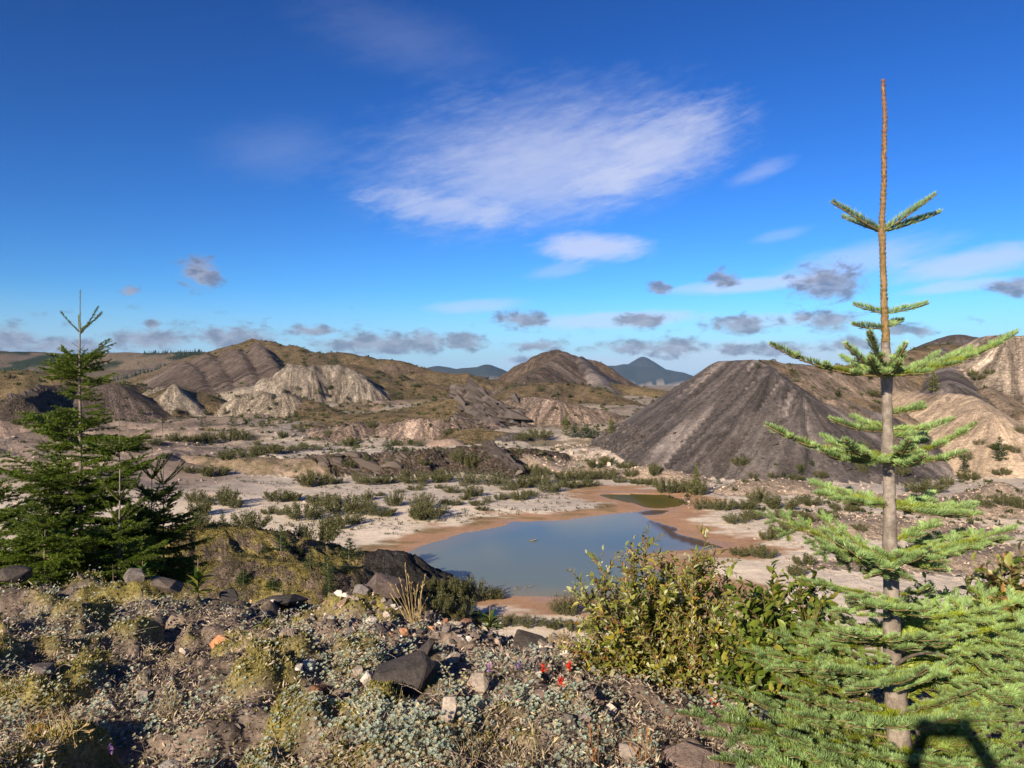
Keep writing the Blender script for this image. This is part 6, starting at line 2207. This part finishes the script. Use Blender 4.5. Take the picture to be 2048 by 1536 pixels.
    w = np.where(cn == 'moss', .9, np.where((cn == 'knoll') & (y > 13), .4, 0))
    w = w * sstep(fbm(x / 1.5, y / 1.5, 251, 3), .38, .56)
    keep = rng.uniform(0, 1, N) < w
    x, y, z = x[keep], y[keep], T['h'][keep]
    n = len(x)
    t = Geo()
    m = 6
    d = norm(rng.normal(0, .7, (m, 3)) + UP)
    t.blades(rng.normal(0, .12, (m, 3)) * np.array((1, 1, .2)), d, norm(np.cross(d, rng.normal(0, 1, (m, 3)))), .55, .16, (.6, .6, .6), (1.3, 1.3, 1.3))
    pal = np.array([(.175, .140, .038), (.21, .165, .048), (.12, .11, .034), (.17, .13, .08), (.10, .095, .038)])
    g = Geo()
    s = rng.uniform(.08, .30, n)
    g.stamp(t.merged(), rot_z(rng.uniform(0, 6.28, n)) * s[:, None, None], np.stack([x, y, z], 1), pal[rng.integers(0, 5, n)] * rng.uniform(.6, 1.25, (n, 1)))
    link('hummock_tufts', g.mesh('hummock_tufts'), M_WILLOW, None, kind='stuff', label='low mossy tufts on the hummock below the knoll')
    # sparse seedlings and litter specks on the sand flat
    N = 9000
    u = rng.uniform(-.45, .2, N)
    yy = np.exp(rng.uniform(math.log(44), math.log(84), N))
    x, y = u * yy, yy
    T = terrain(x, y)
    w = sstep(fbm(x / 5, y / 3, 261, 3), .44, .60) * (T['owner'] == 0) * (np.minimum(T['sd'], T['sd2']) > 2.6)
    keep = rng.uniform(0, 1, N) < w * .5
    x, y, z = x[keep], y[keep], T['h'][keep]
    n = len(x)
    g = Geo()
    s = rng.uniform(.12, .45, n)
    g.stamp(t.merged(), rot_z(rng.uniform(0, 6.28, n)) * s[:, None, None], np.stack([x, y, z], 1), np.array((.085, .082, .042)) * rng.uniform(.6, 1.4, (n, 1)))
    link('sand_seedlings', g.mesh('sand_seedlings'), M_WILLOW, None, kind='stuff', label='tiny seedlings dotted over the sand flat')


build_cover()


# ------------------------------------------------------------------ grasses, flowers, broad leaved plants
def grass_clump(px, py, stalks, label, seed, col, head=True, D=None):
    rng = np.random.default_rng(seed)
    p = knoll_hits([(px, py)])[0]
    root = empty('grass_clump', p, label=label, category='grass')
    k = p[1] / FPX
    st, hd = Geo(), Geo()
    for (tx, ty) in stalks:
        b = p + np.array((rng.normal(0, .022), rng.normal(0, .03), -.02))
        tip = np.array(P(tx, ty, p[1] + rng.normal(0, .04)))
        pts = curve(b, tip, rng.uniform(-.02, .02), 7)
        c = np.array(col) * rng.uniform(.75, 1.2)
        st.tube(pts, np.linspace(.0024, .0014, 7), 4, c, False)
        if head:
            m = 12
            t = rng.uniform(.80, 1.0, m)
            q = b + (tip - b) * t[:, None]
            d = norm(np.tile(norm(tip - b), (m, 1)) + rng.normal(0, .22, (m, 3)))
            hd.blades(q, d, norm(np.cross(d, rng.normal(0, 1, (m, 3)))), .026, .005, c, c * 1.1)
    # short basal blades
    for i in range(26):
        a = rng.uniform(0, 6.28)
        L = rng.uniform(.05, .16)
        dv = norm(np.array((math.cos(a) * .5, math.sin(a) * .5, 1.0)))
        b = p + np.array((rng.normal(0, .03), rng.normal(0, .03), -.01))
        st.tube(curve(b, b + dv * L, -.015, 4), np.linspace(.002, .0006, 4), 3, np.array(col) * rng.uniform(.6, 1.1), False)
    link('stalk', st.mesh('stalk', True, p), M_DRY, root)
    if head:
        link('seed_head', hd.mesh('seed_head', True, p), M_DRY, root)['kind'] = 'stuff'


STRAW = (.42, .31, .14)
grass_clump(828, 1252, [(810, 1128), (792, 1172), (783, 1190), (800, 1160), (816, 1150), (822, 1165), (835, 1170), (845, 1165), (850, 1152), (842, 1185), (828, 1180), (812, 1175), (777, 1165), (855, 1195), (806, 1190), (838, 1200)], 'tall straw coloured grass clump beside the brown boulder', 801, STRAW)
grass_clump(72, 1536, [(52, 1480), (62, 1470), (76, 1478), (85, 1488), (45, 1500)], 'thin orange grass stalks in the lower left corner', 802, (.38, .22, .07))
grass_clump(128, 1545, [(172, 1450), (160, 1470), (150, 1490), (178, 1462)], 'leaning dry stalk with a pale seed head, lower left', 803, (.40, .30, .15))
grass_clump(1185, 1545, [(1178, 1440), (1182, 1470), (1196, 1450), (1175, 1490), (1190, 1500)], 'thin reddish stalks at the bottom centre', 804, (.30, .13, .05))
grass_clump(1290, 1545, [(1272, 1462), (1285, 1470), (1300, 1480), (1262, 1490), (1310, 1495), (1295, 1455)], 'reddish dry stalks beside the flat brown slab', 805, (.34, .17, .06))
grass_clump(1065, 1530, [(1062, 1445), (1068, 1460), (1112, 1478), (1058, 1480)], 'slender pale stalks amid silver leaves, bottom centre', 806, (.42, .35, .19))
grass_clump(338, 1440, [(345, 1362), (332, 1390), (352, 1385), (328, 1370), (360, 1400)], 'curved pale stalks rising from the moss', 807, (.36, .29, .14))
grass_clump(1128, 1325, [(1120, 1268), (1136, 1272), (1128, 1262), (1142, 1285), (1112, 1285), (1150, 1290)], 'small yellow grass tuft right of the dark craggy boulder', 808, (.40, .30, .13))
grass_clump(935, 1545, [(935, 1462), (945, 1480), (928, 1490)], 'few dry stalks right of the pale upright stone', 809, (.34, .26, .14))


def flower(px, py, col, kind, label, seed):
    rng = np.random.default_rng(seed)
    p = knoll_hits([(px, py + 22)])[0]
    top = np.array(P(px, py, p[1]))
    root = empty('wildflower', p, label=label, category='flower', group='red wildflowers' if kind == 'red' else 'violet wildflowers' if kind == 'violet' else 'white wildflowers')
    g = Geo()
    g.tube(curve(p - np.array((0, 0, .02)), top, .0, 6), np.linspace(.0022, .0016, 6), 5, (.13, .10, .05), False)
    m = 10
    t = rng.uniform(.1, .8, m)
    q = p + (top - p) * t[:, None]
    d = norm(np.stack([rng.normal(0, 1, m), rng.normal(0, 1, m), np.full(m, .9)], 1))
    g.blades(q, d, norm(np.cross(d, UP)), .028, .006, (.10, .12, .05), (.17, .19, .09))
    link('stem', g.mesh('stem', True, p), M_WILLOW, root)
    f = Geo()
    if kind == 'red':
        m = 46
        d = norm(np.stack([rng.normal(0, .55, m), rng.normal(0, .55, m), np.ones(m)], 1))
        q = top + np.stack([rng.normal(0, .004, m), rng.normal(0, .004, m), rng.uniform(-.028, .012, m)], 1)
        f.blades(q, d, norm(np.cross(d, rng.normal(0, 1, (m, 3)))), rng.uniform(.016, .030, m), .0075, np.array(col) * .7, np.array(col) * rng.uniform(.8, 1.15, (m, 1)))
    elif kind == 'violet':
        m = 40
        d = norm(np.stack([rng.normal(0, 1, m), rng.normal(0, 1, m), rng.uniform(-.1, .8, m)], 1))
        q = top + np.stack([rng.normal(0, .003, m), rng.normal(0, .003, m), rng.uniform(-.03, .012, m)], 1)
        f.blades(q, d, norm(np.cross(d, rng.normal(0, 1, (m, 3)))), .014, .008, np.array(col) * .8, np.array(col))
    else:
        m = 60
        a = rng.uniform(0, 6.28, m)
        r = .022 * np.sqrt(rng.uniform(0, 1, m))
        q = top + np.stack([np.cos(a) * r, np.sin(a) * r, rng.normal(0, .001, m)], 1)
        d = norm(np.stack([np.cos(a), np.sin(a), np.full(m, .5)], 1))
        f.blades(q, d, norm(np.cross(d, UP)), .008, .007, col, col)
    link('petal', f.mesh('petal', True, p), M_FLOWER, root)


RED, VIO = (.62, .035, .018), (.22, .13, .55)
for i, (px, py, lab) in enumerate(((1086, 1336, 'red bracted flower nearest the violet ones on the knoll'), (1128, 1308, 'red flower closest to the dark craggy boulder'), (1138, 1334, 'red flower just above the white flat flower'), (1122, 1364, 'tall double red flower spike lowest on the slope'), (1127, 1374, 'red flower tucked against the tall double spike'),
                                   (1273, 1366, 'small red flower at the left foot of the yellowing shrub'), (1198, 1295, 'red flower half hidden in the edge of the yellowing shrub'), (1428, 1407, 'bright red flower behind the lowest fir branch'), (1310, 1350, 'red flower in the shade beneath the yellowing shrub'))):
    flower(px, py, RED, 'red', lab, 850 + i)
for i, (px, py, lab) in enumerate(((979, 1332, 'violet flower above the pale angular stone'), (1039, 1327, 'violet flower spike nearest the red flowers'), (907, 1410, 'violet flower in silver leaves below the big boulder'), (500, 1413, 'pink violet flower alone in the left moss'), (221, 1494, 'small pale violet flower near the bottom left'), (1247, 1346, 'pale violet flower left of the small red one'), (1158, 1316, 'small violet flower by the yellowing shrub'), (1187, 1318, 'faint violet flower under the shrub edge'))):
    flower(px, py, (.45, .25, .55) if 'pink' in lab or 'pale' in lab else VIO, 'violet', lab, 870 + i)
flower(1155, 1346, (.72, .68, .50), 'white', 'flat creamy white flower among the red ones', 890)


def broad_plant(px, py, leaves, label, seed, cols, spike=None, size=.07):
    rng = np.random.default_rng(seed)
    p = knoll_hits([(px, py)])[0]
    root = empty('broadleaf_plant', p, label=label, category='plant')
    top = p + np.array((0, 0, .06))
    if spike:
        top = np.array(P(spike[0], spike[1], p[1]))
    g = Geo()
    g.tube(curve(p - np.array((0, 0, .03)), top, 0, 6), np.linspace(.005, .0035, 6), 7, (.05, .045, .03))
    link('stem', g.mesh('stem', True, p), M_TWIG, root)
    lt = leaf_template(.36, .10, .22)
    ms = []
    for c in cols:
        V, T, Q, C = lt
        me = new_mesh('leaf', V, [T], C * np.array(c), True)
        me.materials.append(M_LEAF)
        ms.append(me)
    for i in range(leaves):
        a = i * 2.4 + rng.uniform(-.3, .3)
        e = rng.uniform(.15, 1.15)
        y_ = np.array((math.cos(a) * math.cos(e), math.sin(a) * math.cos(e), math.sin(e)))
        z_ = norm(UP - (UP @ y_) * y_)
        x_ = np.cross(y_, z_)
        s = size * rng.uniform(.6, 1.2)
        o = bpy.data.objects.new('leaf', ms[rng.integers(0, len(ms))])
        COL.objects.link(o)
        o.parent = root
        M = np.eye(4)
        M[:3, :3] = np.stack([x_, y_, z_], 1) * s
        f = rng.uniform(.0, .55) if spike else rng.uniform(0, 1)
        M[:3, 3] = (top - p) * f
        o.matrix_basis = Matrix(M.tolist())


GR = [(.06, .115, .015), (.09, .15, .022), (.045, .085, .012)]
broad_plant(978, 1262, 26, 'dark green broad leaved plant with a bare brown spike on the gravel crest', 901, GR + [(.20, .22, .03)], (980, 1212), .12)
broad_plant(395, 1172, 24, 'bright green broad leaved plant at the rim beside the dark conifers', 902, GR + [(.25, .24, .05)], (396, 1118), .14)
broad_plant(530, 1280, 14, 'yellow green upright plant between the orange stone and the gravel', 903, [(.24, .25, .06), (.17, .20, .04), (.30, .28, .10)], (532, 1236), .075)
broad_plant(285, 1150, 12, 'small bright green fir seedling like plant before the dark conifers', 904, [(.10, .19, .02), (.07, .14, .015)], (285, 1122), .10)


# ------------------------------------------------------------------ driftwood in the pond
def sticks():
    def stick(name, label, cat, segs, r, col, z0=POND_Z):
        first = segs[0][0]
        b = np.array((*floor_xy(*first), z0))
        g = Geo()
        for seg in segs:
            pts = []
            for i, (px, py) in enumerate(seg):
                x, y = floor_xy(seg[0][0], seg[0][1])
                pts.append(P(px, py, y))
            q, _ = resample(pts, 8)
            g.tube(q + np.random.default_rng(3).normal(0, .01, q.shape), np.linspace(r, r * .5, 8), 5, col)
        link(name, g.mesh(name, True, b), M_BARK, None, label=label, category=cat).location = b

    stick('drift_log', 'short grey green log floating in the middle of the pond', 'log', [[(1058, 1082), (1068, 1080), (1074, 1078)], [(1060, 1081), (1072, 1079)]], .05, (1, 1, 1))
    stick('bare_branch', 'pale forked twig standing in the near edge of the pond', 'branch', [[(1028, 1180), (1034, 1174), (1038, 1168)], [(1034, 1174), (1040, 1172)], [(1028, 1180), (1040, 1178)]], .018, (1, 1, 1))
    stick('bare_branch', 'pale arched twig right of the forked one in the pond', 'branch', [[(1048, 1178), (1056, 1170), (1058, 1164)], [(1056, 1170), (1068, 1177)], [(1052, 1174), (1064, 1171)]], .018, (1, 1, 1))
    stick('bare_branch', 'tangle of dead twigs by the shore shrubs', 'branch', [[(990, 1182), (1000, 1172)], [(1000, 1184), (1012, 1174)], [(985, 1180), (1008, 1182)], [(1010, 1186), (1020, 1178)], [(995, 1176), (1015, 1184)]], .02, (1, 1, 1))
    stick('bare_branch', 'thin stick leaning from the water by the dark scree', 'branch', [[(936, 1152), (942, 1147)], [(930, 1150), (946, 1149)]], .015, (1, 1, 1))


sticks()


# ------------------------------------------------------------------ the person taking the photograph (stands behind the lens; only the shadow is in view)
def person():
    skin, g, out = material('skin')
    p = g.new('ShaderNodeBsdfPrincipled')
    g.put(p.inputs['Base Color'], (.50, .33, .25))
    g.put(p.inputs['Roughness'], .55)
    g.l.new(p.outputs[0], out.inputs[0])
    cloth, g, out = material('jacket_cloth')
    tc = g.new('ShaderNodeTexCoord')
    n = g.noise(tc.outputs['Object'], 40, 4, .6)
    p = g.new('ShaderNodeBsdfPrincipled')
    g.put(p.inputs['Base Color'], g.mix(n, (.06, .07, .10), (.10, .11, .14)))
    g.put(p.inputs['Roughness'], .9)
    g.l.new(p.outputs[0], out.inputs[0])
    zf = float(ground_z(0, -.5)[0])
    root = empty('person', (0, -.5, zf), label='person holding a phone up with both hands', category='person')
    J = {'pelvis': (0, -.50, -.74), 'waist': (0, -.49, -.60), 'chest': (0, -.49, -.42), 'neck': (0, -.47, -.25), 'head0': (0, -.45, -.17), 'head1': (0, -.44, -.06),
         'shL': (-.17, -.47, -.32), 'shR': (.17, -.47, -.32), 'elL': (-.25, -.22, -.42), 'elR': (.25, -.22, -.42), 'wrL': (-.125, -.055, -.09), 'wrR': (.125, -.055, -.09), 'haL': (-.088, -.045, -.015), 'haR': (.088, -.045, -.015),
         'hiL': (-.10, -.50, -.80), 'hiR': (.10, -.50, -.80), 'knL': (-.12, -.47, -1.22), 'knR': (.12, -.47, -1.22), 'anL': (-.13, -.52, zf + .09), 'anR': (.13, -.52, zf + .09), 'toL': (-.15, -.34, zf + .04), 'toR': (.15, -.34, zf + .04)}
    Rr = {'pelvis': .15, 'waist': .13, 'chest': .15, 'neck': .055, 'head0': .085, 'head1': .09, 'shL': .065, 'shR': .065, 'elL': .045, 'elR': .045, 'wrL': .03, 'wrR': .03, 'haL': .036, 'haR': .036, 'hiL': .09, 'hiR': .09, 'knL': .06, 'knR': .06, 'anL': .045, 'anR': .045, 'toL': .04, 'toR': .04}
    E = [('pelvis', 'waist'), ('waist', 'chest'), ('chest', 'neck'), ('neck', 'head0'), ('head0', 'head1'), ('chest', 'shL'), ('chest', 'shR'), ('shL', 'elL'), ('shR', 'elR'), ('elL', 'wrL'), ('elR', 'wrR'), ('wrL', 'haL'), ('wrR', 'haR'),
         ('pelvis', 'hiL'), ('pelvis', 'hiR'), ('hiL', 'knL'), ('hiR', 'knR'), ('knL', 'anL'), ('knR', 'anR'), ('anL', 'toL'), ('anR', 'toR')]
    names = list(J)
    V = [list(np.array(J[k]) - np.array((0, -.5, zf))) for k in names]
    Ed = [(names.index(a), names.index(b)) for a, b in E]
    RR = [Rr[k] for k in names]
    # fingers wrap the ends of the phone
    for s, h in ((-1, 'haL'), (1, 'haR')):
        hi = names.index(h)
        hp = np.array(V[hi])
        for f in range(4):
            q1 = hp + np.array((-s * .004, .022 - .004 * f, .038 - .020 * f))
            q2 = q1 + np.array((-s * .034 + s * .004 * abs(f - 1), .002, .002))
            a = len(V)
            V += [list(q1), list(q2)]
            RR += [.011, .008]
            Ed += [(hi, a), (a, a + 1)]
        a = len(V)
        V += [list(hp + np.array((-s * .010, -.014, .0))), list(hp + np.array((-s * .042, -.012, .012)))]
        RR += [.013, .009]
        Ed += [(hi, a), (a, a + 1)]
    me = bpy.data.meshes.new('body')
    me.from_pydata(V, Ed, [])
    o = link('body', me, None, root)
    md = o.modifiers.new('skin', 'SKIN')
    for i, r in enumerate(RR):
        me.skin_vertices[0].data[i].radius = (r, r)
    me.skin_vertices[0].data[0].use_root = True
    o.modifiers.new('sub', 'SUBSURF').levels = 2
    o.modifiers['sub'].render_levels = 2
    me.materials.append(cloth)
    ph, g, out = material('phone_case')
    p = g.new('ShaderNodeBsdfPrincipled')
    g.put(p.inputs['Base Color'], (.02, .02, .022))
    g.put(p.inputs['Roughness'], .3)
    g.l.new(p.outputs[0], out.inputs[0])
    bm = bmesh.new()
    bmesh.ops.create_cube(bm, size=1.0)
    bmesh.ops.scale(bm, vec=(.152, .008, .075), verts=bm.verts)
    bmesh.ops.bevel(bm, geom=bm.edges[:], offset=.003, segments=2, affect='EDGES')
    pm = bpy.data.meshes.new('phone')
    bm.to_mesh(pm)
    bm.free()
    po = link('phone', pm, ph, None, label='dark phone held level in both hands', category='phone')
    po.location = (.0, -.03, -.012)


person()
print('tris', sum(len(o.data.loops) - 2 * len(o.data.polygons) for o in bpy.data.objects if o.type == 'MESH'), 'unique', sum(len(m.loops) - 2 * len(m.polygons) for m in bpy.data.meshes))
